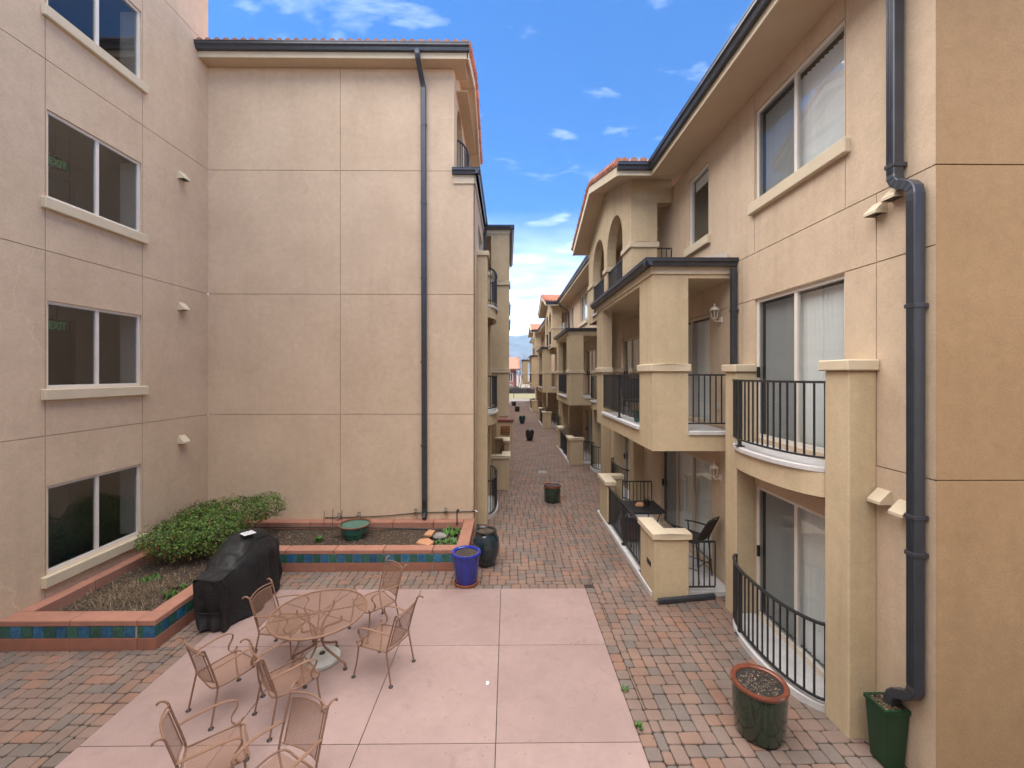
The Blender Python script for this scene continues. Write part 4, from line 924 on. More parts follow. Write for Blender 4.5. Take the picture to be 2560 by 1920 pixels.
mb = MB(); mb.tube([(-0.86, 10.22, 0.62), (-0.78, 10.16, 0.64), (-0.74, 10.14, 0.62), (-0.735, 10.14, 0.58)], 0.014, 6); mb.tube([(-0.80, 10.16, 0.70), (-0.74, 10.13, 0.70)], 0.02, 8); mb.build('hose_tap', 'chrome', LB)
mb = MB(); mb.tube([(-1.2, 10.0, 0.36), (-1.2, 9.99, 0.66), (-1.19, 9.97, 0.70)], 0.016, 6); mb.tube([(-1.19, 9.97, 0.70), (-1.16, 9.93, 0.72)], 0.028, 8)
tag(mb.build('standpipe', 'black'), 'thin black standpipe with a pale head in the back right corner of the planter', 'standpipe')

# ------------------------------------------------------------------ right building
RB = thing('apartment_building', 'three storey tan stucco row with boxed balconies and arched loggias, right of the alley', 'building', (3.95, 3.88, 0))
XR, YE = 3.95, 3.88
Pr = PX(XR, -1)
rh = [(4.94, 6.75, 0.07, 2.13), (4.94, 6.75, 2.90, 5.09), (4.94, 6.75, 6.65, 8.10), (8.32, 9.22, 6.65, 8.10),
      (8.19, 10.9, 0.10, 2.18), (8.26, 10.1, 2.92, 5.09), (11.3, 13.4, 5.92, 8.05),
      (12.8, 14.5, 0.08, 2.13), (12.8, 14.5, 2.90, 5.09), (16.75, 18.0, 0.08, 2.13), (16.75, 18.0, 2.90, 5.09),
      (19.2, 21.6, 0.10, 2.18), (19.2, 21.2, 2.92, 5.09), (21.1, 23.2, 6.65, 8.10), (25.6, 26.6, 6.65, 8.10),
      (24.1, 25.7, 0.08, 2.13), (24.1, 25.7, 2.90, 5.09), (32.0, 34.3, 0.10, 2.18), (32.0, 34.0, 2.92, 5.09), (29.5, 31.5, 5.92, 8.05),
      (38.5, 40.4, 6.65, 8.10), (45.4, 47.6, 0.1, 2.18), (45.4, 47.6, 2.92, 5.09)]
far_b = [28.0, 37.0, 45.0, 53.0, 62.0]
stucco(RB, Pr, [(0, 2.92, [YE, 7.2, 12.0, 18.4]+far_b), (2.92, 5.10, [YE, 4.51, 7.12, 12.0, 18.4]+far_b), (5.10, 5.84, [YE, 4.51, 7.12, 12.0, 18.4]+far_b), (5.84, 8.40, [YE, 4.93, 6.76, 9.23, 16.0, 21.0]+far_b)], rh, 'stucco_right')
for k, h in enumerate(rh):
    y0, y1, z0, z1 = h; door = z0 < 6.2 ; near = y0 < 7
    nb = {True: 22, False: 14}[near] if y0 < 20 else 9
    window(RB, Pr, *h, sill=not door, door=door, blinds=nb if h[0] not in (8.32, 25.6) else 0, detail=near, leaves=1 if (y1-y0) < 1.2 else (3 if y1-y0 > 2.5 else 2),
           frame='white_frame' if near or not door else 'tan_frame', screen=(1 if near else (2 if y1-y0 > 2.5 else None)) if door or near else None, glass='glass')
Pe = PY(YE-0.003)
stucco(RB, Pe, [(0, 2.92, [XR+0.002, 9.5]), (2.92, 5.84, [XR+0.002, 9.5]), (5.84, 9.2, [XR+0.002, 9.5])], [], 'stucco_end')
# narrow window: roller blind and a dried bouquet on the inner sill
mb = MB(); mb.box(4.08, 4.10, 8.37, 9.17, 7.85, 8.05); mb.build('roller_blind', 'blind', RB)
# main eave
GY = [(9.55, 16.05, 12.8, 10.14, 15.46), (27.6, 34.1, 30.85, 28.2, 33.5), (45.4, 51.9, 48.65, 46.0, 51.3)]   # gable: eaves, ridge, loggia
runs = [(3.3, 9.55), (16.05, 27.6), (34.1, 45.4), (51.9, 62)]
for a, b in runs:
    mb = MB(); mb.box(3.27, XR+0.3, a, b, 8.40, 8.44); mb.build('soffit', 'soffit', RB)
    mb = MB(); mb.box(3.235, 3.265, a, b, 8.38, 8.60); mb.build('fascia', 'trim', RB, bevel=0.004)
    mb = MB(); gutter(mb, 'y', 3.235, a, b, 8.64, -1, h=0.15, w=0.13); mb.build('gutter', 'gutter', RB)
mb = MB(); mb.hexa([(3.2, 3.3, 8.60), (9.5, 3.3, 10.6), (9.5, 62, 10.6), (3.2, 62, 8.60), (3.2, 3.3, 8.67), (9.5, 3.3, 10.67), (9.5, 62, 10.67), (3.2, 62, 8.67)])
rf = mb.build('roof', 'roof_tile_pale', RB)
mb = MB(); dv = Vector((6.3, 0, 2.0)).normalized(); du = Vector((0, 1, 0)); nn = dv.cross(du); nn = nn if nn.z > 0 else -nn
for a, b in runs: barrel_tiles(mb, Vector((3.25, a, 8.655)), du, dv, nn, int((b-a)/0.203), 3, 0.203, 0.38, k=4)
mb.build('roof_tiles', 'roof_tile_pale', rf, kind='stuff')
# arched loggias under tiled gables
for gi, (g0, g1, gm, l0, l1) in enumerate(GY):
    XG, XF, sl = 2.47, 2.95, 0.30
    rz = lambda y: 8.62+sl*((y-g0) if y <= gm else (g1-y))
    mb = MB()
    for ya, yb in ((g0, gm), (gm, g1)):
        mb.hexa([(XG, ya, rz(ya)), (6.6, ya, rz(ya)), (6.6, yb, rz(yb)), (XG, yb, rz(yb)), (XG, ya, rz(ya)+0.06), (6.6, ya, rz(ya)+0.06), (6.6, yb, rz(yb)+0.06), (XG, yb, rz(yb)+0.06)])
    gr = mb.build('gable_roof', 'roof_tile_pale', RB)
    mb = MB(); du = Vector((1, 0, 0)); dv = Vector((0, 1, sl)).normalized(); nn = du.cross(dv)
    barrel_tiles(mb, Vector((XG+0.05, g0-0.08, rz(g0)+0.04)), du, dv, nn, 12 if gi else 9, 9, 0.203, 0.385)
    dv2 = Vector((0, -1, sl)).normalized(); barrel_tiles(mb, Vector((XG+0.05, g1+0.08, rz(g1)+0.04)), du, dv2, -du.cross(dv2) if du.cross(dv2).z < 0 else du.cross(dv2), 9, 9, 0.203, 0.385, k=4)
    mb.build('roof_tiles', 'roof_tile_pale' if gi == 0 else 'roof_tile', gr, kind='stuff')
    if gi < 2: rake_tiles(gr, XG+0.02, rz, g0-0.05, g1+0.05, gm, step=0.26)
    mb = MB()
    for ya, yb in ((g0, gm), (gm, g1)):
        mb.hexa([(XG-0.02, ya, rz(ya)-0.24), (XG+0.015, ya, rz(ya)-0.24), (XG+0.015, yb, rz(yb)-0.24), (XG-0.02, yb, rz(yb)-0.24), (XG-0.02, ya, rz(ya)), (XG+0.015, ya, rz(ya)), (XG+0.015, yb, rz(yb)), (XG-0.02, yb, rz(yb))])
    mb.box(XG+0.016, 3.23, g0-0.03, g0-0.001, 8.38, 8.60); mb.build('rake_board', 'trim', gr)
    mb = MB()
    for ya, yb in ((g0+0.0, gm), (gm, g1)):
        mb.hexa([(XG+0.016, ya, rz(ya)-0.215), (3.948, ya, rz(ya)-0.215), (3.948, yb, rz(yb)-0.215), (XG+0.016, yb, rz(yb)-0.215), (XG+0.016, ya, rz(ya)-0.19), (3.948, ya, rz(ya)-0.19), (3.948, yb, rz(yb)-0.19), (XG+0.016, yb, rz(yb)-0.19)])
    mb.build('gable_soffit', 'soffit', gr)
    mb = MB(); gutter(mb, 'x', g0-0.03, XG-0.02, 3.24, 8.64, -1, h=0.15, w=0.13); mb.build('gutter', 'gutter', gr)
    # the loggia: floor box, arched front, side pier and lintel
    lw_ = MB(); w = l1-l0; ps = 0.76; aw = (w-2*ps-0.40)/2
    a1 = (l0+ps, l0+ps+aw, 5.95); a2 = (l1-ps-aw, l1-ps, 5.95)
    arch_wall(lw_, XF, XF+0.26, l0, l1, 5.70, [a1, a2], 7.42, lambda y: rz(y)-0.215)
    lw_.box(XF+0.26, XR-0.02, l0, l1, 5.70, 5.95)
    for ya, yb in ((l0, l0+0.26), (l1-0.26, l1)):
        lw_.box(XF+0.26, 3.58, ya, yb, 5.95, rz(l0)-0.2)
        lw_.box(3.58, XR-0.02, ya, yb, 8.02, rz(l0)-0.2)
    lo = lw_.build('loggia', 'stucco_cream', RB)
    mb = MB(); o = 0.04; zc = (6.94, 7.08)
    mb.box(XF-o, XF+0.26, l0-o, a1[0]+o, *zc); mb.box(XF+0.26, 3.58+o, l0-o, l0+0.26, *zc); mb.build('loggia_band', 'trim', lo, bevel=0.012)
    for ya, yb in ((a1[1], a2[0]), (a2[1], l1)):
        mb = MB(); mb.box(XF-o, XF+0.30, ya-o, yb+o, *zc); mb.build('loggia_band', 'trim', lo, bevel=0.012)
    mb = MB(); mb.box(XF+0.26, XR-0.02, l0+0.26, l1-0.26, 8.34, 8.37); mb.build('loggia_ceiling', 'soffit', lo)
    for a in (a1, a2):
        railing([(XF+0.05, a[0]), (XF+0.05, a[1])], 5.97, 6.90, RB, detail=(gi == 0))
        mb = MB(); mb.box(XF-0.05, XF-0.002, a[0], a[1], 5.88, 5.94); mb.build('loggia_ledge', 'slab', lo)
    railing([(3.58, l0+0.03), (XR-0.02, l0+0.03)], 5.97, 6.93, RB, detail=(gi == 0))
    lantern(RB, Pr, l0+1.1 if gi else l0+0.9, 7.75)
for y in (4.73,): pass
downspout(RB, [(3.865, 4.20, 8.55), (3.865, 4.20, 5.80), (3.865, 3.985, 5.70), (3.865, 3.985, 0.84), (3.865, 4.21, 0.72), (3.865, 4.24, 0.58)], 0.095, 0.115, [(3.865, 4.20, 5.98), (3.865, 3.985, 4.55), (3.865, 3.985, 2.55), (3.865, 3.985, 2.2)])
mb = MB()
for k in range(4): mb.box(3.804, 3.809, 3.955+k*0.018, 3.963+k*0.018, 0.95, 5.55); mb.box(3.804, 3.809, 4.17+k*0.018, 4.178+k*0.018, 5.9, 8.5)
mb.build('downspout_rib', 'gutter', RB, kind='stuff')
downspout(RB, [(3.88, 7.26, 5.72), (3.88, 7.26, 3.5)], 0.09, 0.085, [(3.88, 7.26, 5.0)])
downspout(RB, [(3.2, 26.7, 8.5), (3.3, 26.75, 8.2), (3.85, 26.9, 7.9), (3.88, 26.9, 5.9)], 0.10, 0.10)
for y, z in ((4.45, 5.66), (4.24, 5.74), (4.40, 2.63), (4.15, 2.58)): vent(RB, Pr, y, z, 0.155, 0.13, 0.13, 'trim')
lantern(RB, Pr, 7.80, 4.98); lantern(RB, Pr, 7.82, 2.06)
mb = MB(); mb.pbox(Pr, 7.86, 7.93, 3.25, 3.37, 0.0, 0.03); mb.build('outlet_box', 'base_grey', RB)
juliet(RB, XR, -1, 4.85, 6.74, (0.09, 2.88), 4.06, detail=True, pw=0.345, pd=0.305, sag=0.31)
juliet(RB, XR, -1, 12.65, 14.62, (0.09, 2.88), 4.06, pw=0.345, pd=0.305)
juliet(RB, XR, -1, 16.65, 18.0, (0.09, 2.88), 4.06, pw=0.33, pd=0.305)
juliet(RB, XR, -1, 24.0, 25.8, (0.09, 2.88), 4.06, pw=0.345, pd=0.305)
juliet(RB, XR, -1, 28.4, 30.3, (0.09, 2.88), 4.06, pw=0.345, pd=0.305)
juliet(RB, XR, -1, 36.6, 38.4, (0.09, 2.88), 4.06, pw=0.345, pd=0.305)
BX = [(7.38, 2.52), (18.35, 2.64), (31.0, 2.55), (44.5, 2.5)]
for k, (y, x) in enumerate(BX): block(RB, x, XR, y, 4.62, (2.92,), -1, detail=(k == 0))
block(RB, 2.05, XR, 57.5, 4.0, (2.92,), -1)
mb = MB(); mb.hexa([(3.2, 7.5, 5.9), (3.9, 7.5, 5.9), (3.9, 7.56, 5.9), (3.2, 7.56, 5.9), (3.2, 7.5, 5.91), (3.9, 7.5, 6.08), (3.9, 7.56, 6.08), (3.2, 7.56, 5.91)]); mb.build('flashing', 'white_frame', RB)
for y, x in BX:
    mb = MB(); mb.box(x-0.012, XR-0.01, y+0.04, y+4.55, -0.02, 0.085); o = mb.build('porch_slab', 'slab', RB, bevel=0.012)
    if y > 8:
        mb = MB(); mb.box(3.3, XR-0.01, y+4.3, y+4.55, 0.1, 2.55); mb.build('porch_wall', 'stucco_cream', RB)
for y in (22.6, 35.3):
    mb = MB(); mb.box(2.9, 3.2, y, y+0.3, 0, 2.56); mb.build('porch_column', 'stucco_cream', RB)

# low patio walls with caps, and the railings between them
def low_wall(label, x0, x1, y0, y1, legx, legy, corner, t=0.20, h=1.05):
    """L-shaped: a leg along x from x0 to legx, a leg along y; corner 'near' or 'far'"""
    w = thing('patio_wall', label, 'low wall', ((x0+legx)/2, (y0+y1)/2, 0), 'low stucco patio walls along the alley')
    mb = MB(); cp = MB(); o = 0.045; a, b = sorted((x0, x0+(t if legx > x0 else -t))); p, q = sorted((x0, legx))
    if corner == 'near':
        mb.box(a, b, y0, y1, -0.03, h); mb.box(*( (b, q) if legx > x0 else (p, a)), y0, y0+t, -0.03, h)
        cp.box(a-o, b+o, y0-o, y1+o, h, h+0.11); cp.box(*((b+o, q+o) if legx > x0 else (p-o, a-o)), y0-o, y0+t+o, h, h+0.11)
    else:
        mb.box(a, b, y0, y1, -0.03, h); mb.box(*((b, q) if legx > x0 else (p, a)), y1-t, y1, -0.03, h)
        cp.box(a-o, b+o, y0-o, y1+o, h, h+0.11); cp.box(*((b+o, q+o) if legx > x0 else (p-o, a-o)), y1-t-o, y1+o, h, h+0.11)
    mb.build('wall', 'stucco_cream', w, bevel=0.01); cp.build('cap', 'trim', w, bevel=0.012)
    return w
GR = 'patio railings at ground level'
names = ['first', 'second', 'third', 'fourth']
for k, (y, x) in enumerate(BX):
    x += 0.01
    la = ['L-shaped low wall with a black step light, nearest the camera', 'near low wall of the second patio along the right side of the alley', 'near low wall of the third patio along the right side of the alley', 'near low wall of the farthest patio on the right of the alley'][k]
    lb = ['L-shaped low wall beyond the black table, far end of the nearest right patio', 'far low wall of the second patio along the right side of the alley', 'far low wall of the third patio along the right side of the alley', 'far low wall of the farthest patio on the right of the alley'][k]
    w = low_wall(la, x, 0, y-0.08, y+0.70, x+0.60, 0, 'near'); 
    if k == 0:
        mb = MB(); mb.box(x-0.012, x+0.002, y+0.10, y+0.30, 0.50, 0.58); mb.build('step_light', 'black', w)
    w2 = low_wall(lb, x, 0, y+3.46, y+4.32, x+0.58, 0, 'far')
    rl = ['black railing along the front of the nearest right patio, before the black table', 'black front railing of the second patio on the right', 'black front railing of the third patio on the right', 'black front railing of the farthest patio on the right'][k]
    railing([(x+0.06, y+0.72), (x+0.06, y+3.45)], 0.12, 1.0, None, detail=(k == 0), posts=(0.02, 0.5, 0.98) if k == 0 else (0.5,), name='patio_railing', foot=0.02, label=rl, group=GR)
    rl = ['short black railing between the near low wall and the pier, by the mesh back chair', 'short black side railing of the second right patio', 'short black side railing of the third right patio', 'short black side railing of the farthest right patio'][k]
    railing([(x+0.62, y+0.02), (3.63, y+0.02)], 0.12, 0.97, None, detail=(k == 0), name='patio_railing', label=rl, group=GR)
    if k == 0:
        railing([(x+0.60, y+4.2), (XR-0.02, y+4.2)], 0.12, 0.97, None, detail=True, name='patio_railing', label='short black railing at the far end of the nearest right patio, behind the black table', group=GR)
low_wall('low wall by the left building, first beyond the corner pier of the blank end wall', 0.04, 0, 14.33, 15.1, -0.55, 0, 'near')
low_wall('low wall by the left building, with its cap seen above the first one', 0.04, 0, 17.6, 18.5, -0.55, 0, 'far')
low_wall('low wall by the left building, beyond the louvred enclosure', -0.02, 0, 29.0, 29.9, -0.6, 0, 'near')
# louvred utility enclosure
t = thing('utility_enclosure', 'stucco utility enclosure with a louvred vent and red brown cap, left of the alley', 'enclosure', (-0.17, 24.4, 0))
mb = MB(); mb.box(-0.79, 0.27, 24.0, 24.9, -0.03, 1.22); mb.build('wall', 'stucco_cream', t, bevel=0.01)
mb = MB(); mb.box(-0.80, 0.33, 23.94, 24.96, 1.22, 1.34); mb.build('cap', 'pink_dark', t, bevel=0.01)
mb = MB(); mb.box(-0.42, 0.10, 23.97, 23.998, 0.50, 0.98); lv = mb.build('louvre_frame', 'pink_dark', t)
for k in range(5):
    mb = MB(); z = 0.55+k*0.088; mb.hexa([(-0.39, 23.93, z), (0.07, 23.93, z), (0.07, 23.97, z+0.03), (-0.39, 23.97, z+0.03), (-0.39, 23.93, z+0.012), (0.07, 23.93, z+0.012), (0.07, 23.97, z+0.05), (-0.39, 23.97, z+0.05)]); mb.build('slat', 'under', lv)
# drain cover in the paving
mb = MB(); mb.box(1.22, 1.55, 16.7, 17.2, -0.01, 0.004)
for k in range(6): mb.box(1.25+k*0.05, 1.27+k*0.05, 16.74, 17.16, 0.004, 0.010)
tag(mb.build('drain_cover', 'rock'), 'grey slotted drain cover set in the alley paving beyond the nearest pot', 'drain cover')

# ------------------------------------------------------------------ pots
def pot(name, prof, m, rim, rim_m, loc, label, soil_z=None, saucer=None, group='glazed pots standing along the alley', n=48):
    o = MB(); o.lathe(prof, n); t = thing(name, label, 'flower pot', (0, 0, 0), group)
    o.build('body', m, t, smooth=True)
    mb = MB(); mb.lathe(rim, n); mb.build('rim', rim_m, t, smooth=True)
    rin, zr = rim[-1]
    zs = soil_z if soil_z is not None else zr-0.02
    mb = MB(); mb.lathe([(rin, zr), (rin-0.012, zs-0.02)], n); mb.build('inside', 'black', t, smooth=True)
    mb = MB(); rs = rin-0.012; nn = 14
    vs = [(0, 0, zs+0.015)]; fs = []
    for i in range(1, 6):
        for k in range(24):
            a = 2*math.pi*k/24; q = rs*i/5; vs.append((q*math.cos(a), q*math.sin(a), zs+0.016*noise.noise(Vector((q*9*math.cos(a), q*9*math.sin(a), loc[0])))))
    for k in range(24): fs.append((0, 1+k, 1+(k+1) % 24))
    for i in range(4):
        for k in range(24): fs.append((1+i*24+k, 1+(i+1)*24+k, 1+(i+1)*24+(k+1) % 24, 1+i*24+(k+1) % 24))
    mb.add(vs, fs); mb.build('soil', 'soil', t, smooth=True)
    mb = MB()
    for i in range(420):
        a = rnd.uniform(0, 6.3); q = rs*0.95*math.sqrt(rnd.random()); l = rnd.uniform(0.005, 0.014); b = rnd.uniform(0, 6.3)
        d = Vector((math.cos(b), math.sin(b), rnd.uniform(-0.3, 0.3)))*l; s = Vector((-math.sin(b), math.cos(b), rnd.uniform(-0.3, 0.3)))*l*0.5; p = Vector((q*math.cos(a), q*math.sin(a), zs+0.022)); mb.add([p-d, p+s, p+d, p-s], [(0, 1, 2, 3)])
    mb.build('mulch', 'mulch', t, kind='stuff')
    if saucer:
        mb = MB(); r, h = saucer; mb.lathe([(r*0.9, 0), (r, h), (r-0.012, h), (r*0.85, h*0.4), (0, h*0.4)], n); mb.build('saucer', 'terracotta', t, smooth=True)
    t.location = loc
    return t
def rimp(r, z, w=0.03, h=0.035): return [(r-0.008, z-h), (r+w*0.4, z-h), (r+w*0.6, z-h*0.4), (r+w*0.35, z), (r-w*0.4, z), (r-w*0.9, z-0.012), (r-w*1.0, z-0.03)]
pot('flower_pot', [(0.225, 0), (0.245, 0.05), (0.262, 0.25), (0.268, 0.45), (0.265, 0.53)], 'glaze_green', rimp(0.262, 0.565, 0.036, 0.045), 'rust_rim', (2.74, 4.60, 0), 'tall mottled green pot with a rust red rim, nearest the camera beside the curved railing')
pot('flower_pot', [(0.19, 0.03), (0.215, 0.06), (0.235, 0.35), (0.25, 0.52), (0.252, 0.54)], 'glaze_blue', rimp(0.252, 0.60, 0.045, 0.055), 'glaze_blue', (-0.78, 7.93, 0), 'bright cobalt blue pot on a terracotta saucer at the planter corner', saucer=(0.235, 0.06))
pot('flower_pot', [(0.165, 0), (0.195, 0.03), (0.265, 0.22), (0.29, 0.40), (0.272, 0.55), (0.205, 0.66)], 'glaze_dark', rimp(0.205, 0.71, 0.034, 0.055), 'glaze_black', (-0.46, 8.72, 0), 'dark teal round bellied jar behind the cobalt blue pot')
pot('flower_pot', [(0.225, 0), (0.245, 0.03), (0.252, 0.25), (0.25, 0.46)], 'glaze_green', rimp(0.25, 0.52, 0.03, 0.065), 'rust_rim', (1.36, 13.0, 0), 'green cylinder pot with a dark red rim, alone in the middle of the alley')
jar = [(0.14, 0), (0.16, 0.03), (0.225, 0.22), (0.262, 0.42), (0.258, 0.54), (0.225, 0.60)]
pot('flower_pot', jar, 'glaze_black', rimp(0.225, 0.63, 0.03, 0.035), 'glaze_black', (1.28, 25.0, 0), 'glossy black tapered jar, second pot along the alley centre line')
pot('flower_pot', jar, 'glaze_deep', rimp(0.225, 0.63, 0.03, 0.035), 'glaze_deep', (1.12, 33.6, 0), 'deep green tapered jar, third pot along the alley centre line')
cyl = [(0.23, 0), (0.25, 0.03), (0.265, 0.3), (0.262, 0.5)]
pot('flower_pot', cyl, 'glaze_black', rimp(0.26, 0.54, 0.03, 0.04), 'glaze_black', (0.96, 44.5, 0), 'dark squat cylinder pot, fourth along the alley')
pot('flower_pot', cyl, 'glaze_black', rimp(0.26, 0.54, 0.03, 0.04), 'glaze_black', (0.74, 52.5, 0), 'dark squat cylinder pot, farthest along the alley')
pot('flower_pot', [(0.14, 0), (0.19, 0.03), (0.225, 0.22), (0.23, 0.38)], 'rust_rim', rimp(0.225, 0.42, 0.03, 0.05), 'rust_rim', (2.83, 9.75, 0.1), 'red brown pot on the right patio behind the black railing, under the black table')
# tall green square planter at the downspout
t = thing('square_planter', 'green plastic square planter with mulch under the downspout elbow', 'planter', (3.82, 4.24, 0))
mb = MB(); mb.hexa([(3.73, 4.15, 0), (3.91, 4.15, 0), (3.91, 4.33, 0), (3.73, 4.33, 0), (3.70, 4.12, 0.58), (3.94, 4.12, 0.58), (3.94, 4.36, 0.58), (3.70, 4.36, 0.58)]); mb.build('box', 'green_plastic', t)
mb = MB(); mb.box(3.69, 3.945, 4.11, 4.135, 0.56, 0.60); mb.box(3.69, 3.945, 4.345, 4.37, 0.56, 0.60); mb.box(3.69, 3.715, 4.135, 4.345, 0.56, 0.60); mb.box(3.925, 3.945, 4.135, 4.345, 0.56, 0.60); mb.build('rim', 'green_plastic', t)
mb = MB()
for i in range(260):
    l = rnd.uniform(0.006, 0.02); b = rnd.uniform(0, 6.3); p = Vector((rnd.uniform(3.72, 3.92), rnd.uniform(4.14, 4.34), 0.588+rnd.uniform(0, 0.015))); d = Vector((math.cos(b), math.sin(b), 0.2))*l; s = Vector((-math.sin(b), math.cos(b), 0.1))*l*0.5; mb.add([p-d, p+s, p+d, p-s], [(0, 1, 2, 3)])
mb.build('mulch', 'mulch', t, kind='stuff')

# ------------------------------------------------------------------ covered grill
def grill():
    t = thing('covered_grill', 'barbecue grill under a black vinyl cover between the planter and the table', 'grill', (-4.45, 7.2, 0))
    Y0, Y1 = 6.42, 7.95; nu, nv = 64, 40
    def ztop(y):
        pts = [(6.42, 0.79), (6.60, 0.84), (6.86, 0.99), (7.12, 1.10), (7.40, 1.16), (7.64, 1.12), (7.83, 0.98), (7.95, 0.86)]
        for (a, za), (b, zb) in zip(pts, pts[1:]):
            if a <= y <= b: u = (y-a)/(b-a); u = u*u*(3-2*u); return za+(zb-za)*u
        return 0.82
    mb = MB(); vs = []
    # profile across x: bottom left -> top -> bottom right
    prof = [(-1.0, 0.0), (-1.0, 0.15), (-0.99, 0.3), (-0.98, 0.45), (-0.97, 0.6), (-0.97, 0.75), (-0.97, 0.88), (-0.95, 0.95), (-0.85, 0.985), (-0.6, 1.0), (-0.3, 1.0), (0, 1.0), (0.25, 0.995), (0.45, 0.97), (0.62, 0.90), (0.78, 0.82), (0.93, 0.76), (0.98, 0.70), (0.98, 0.6), (0.98, 0.5), (0.99, 0.4), (1.0, 0.3), (1.02, 0.2), (1.03, 0.1), (1.04, 0.0)]
    m_ = len(prof)
    for i in range(nu+1):
        y = Y0+(Y1-Y0)*i/nu; zt = ztop(y)
        hump = max(0, min(1, (zt-0.84)/0.25))
        for j, (px, pz) in enumerate(prof):
            e = max(0, 1-(y-Y0)/0.55); e2 = max(0, 1-(Y1-y)/0.35); flare = 1-pz; side = 1 if px > 0 else -1
            hw = (0.265+0.015*hump)*(1-0.42*flare**0.8*e*e*(3-2*e)*0.9-0.15*flare*e2)
            bulge = 0.10*math.sin(math.pi*min(1, max(0, (y-Y0)/(Y1-Y0))))*flare**1.5 if side > 0 else 0
            x = -4.50+px*hw+bulge; z = 0.015+pz*zt
            if pz > 0.7 and px > 0.3: z = 0.015+(pz*hump+(0.985 if px < 0.9 else pz+0.1)*(1-hump))*zt; z = min(z, zt+0.01)
            yy = y+0.05*flare*noise.noise(Vector((y*2.2, side, 7)))
            w = min(1, flare*1.5)
            ph = y*15+1.3*math.sin(y*5)+z*(1.5 if side > 0 else -1)
            fold = (0.028*abs(math.sin(ph*0.5))**0.6*2-0.028)*w+0.055*noise.noise(Vector((y*3.2+z*1.3, z*2.6-y, side*3.0)))*(0.35+w)+0.018*noise.noise(Vector((y*9, z*7, side*5)))
            x += fold*side
            if pz > 0.6: z += 0.022*noise.noise(Vector((x*5, y*5, 1.7)))+0.010*noise.noise(Vector((x*13, y*11, 4)))
            if pz < 0.02: z = 0.035+0.045*noise.noise(Vector((y*3.5, side, 0)))
            vs.append((x, yy, z))
    fs = [(i*m_+j, i*m_+j+1, (i+1)*m_+j+1, (i+1)*m_+j) for i in range(nu) for j in range(m_-1)]
    mb.add(vs, fs)
    # end flaps: gathered in towards the floor
    for e, sgn in ((0, -1), (nu, 1)):
        top = vs[e*m_:(e+1)*m_]; rows = 14; ev = []; y = Y0 if e == 0 else Y1; cols = 18
        Ls = [(prof[k][1], top[k]) for k in range(0, 11)]; Rs = [(prof[k][1], top[k]) for k in range(m_-1, 9, -1)]
        def along(sd, u):
            for (ua, pa), (ub, pb) in zip(sd, sd[1:]):
                if ua <= u <= ub+1e-9: q = 0 if ub == ua else (u-ua)/(ub-ua); return [pa[k]+(pb[k]-pa[k])*q for k in range(3)]
            return list(sd[-1][1])
        for r_ in range(rows+1):
            u = r_/rows; pl, pr_ = along(Ls, u), along(Rs, u)
            for c_ in range(cols+1):
                q = c_/cols; ed_ = min(1, 4*q*(1-q)*1.6)
                pin = math.exp(-((u-0.32)/0.13)**2)
                yy = pl[1]+(pr_[1]-pl[1])*q+sgn*ed_*((0.03*math.sin(q*13+1+u*2)+0.05*noise.noise(Vector((q*3, u*2.6, e))))*(1-u)+0.02*noise.noise(Vector((q*6, u*6, e+3))))-sgn*0.05*pin*ed_
                ev.append((pl[0]+(pr_[0]-pl[0])*q, yy, pl[2]+(pr_[2]-pl[2])*q))
        mb.add(ev, [(r_*(cols+1)+c_, r_*(cols+1)+c_+1, (r_+1)*(cols+1)+c_+1, (r_+1)*(cols+1)+c_) for r_ in range(rows) for c_ in range(cols)])
    c = mb.build('cover', 'cover', t, smooth=True)
    for p in c.data.polygons: p.use_smooth = True
    mb = MB(); mb.tube([(-4.67, 6.43, 0.30), (-4.50, 6.44, 0.285), (-4.33, 6.43, 0.30)], 0.010, 5); mb.build('cinch_strap', 'cover', t)
    mb = MB(); a = Vector((-4.43, 7.27, 1.193)); u = Vector((0.075, -0.055, 0)); v = Vector((0.055, 0.075, 0.0)); mb.add([a-u-v, a+u-v, a+u+v, a-u+v, a-u-v+Vector((0, 0, .004)), a+u-v+Vector((0, 0, .004)), a+u+v+Vector((0, 0, .004)), a-u+v+Vector((0, 0, .004))], MB.BF); tg = mb.build('care_tag', 'tag', t)
    mb = MB()
    for k in range(5):
        q = a+v*(0.65-0.32*k)+Vector((0, 0, 0.0046)); l = 0.8 if k % 2 else 0.55; mb.quad(q-u*l-v*0.05, q+u*l-v*0.05, q+u*l+v*0.05, q-u*l+v*0.05)
    mb.build('tag_print', 'print', tg)
    # seam with piping along the lid front
    mb = MB(); pts = []
    for k in range(30):
        y = 6.70+(7.85-6.70)*k/29; i = int((y-Y0)/(Y1-Y0)*nu); p = vs[i*m_+14]; pts.append((p[0]+0.006, y, p[2]+0.008))
    mb.tube(pts, 0.006, 5); mb.build('piping', 'cover', t)
    return t
grill()

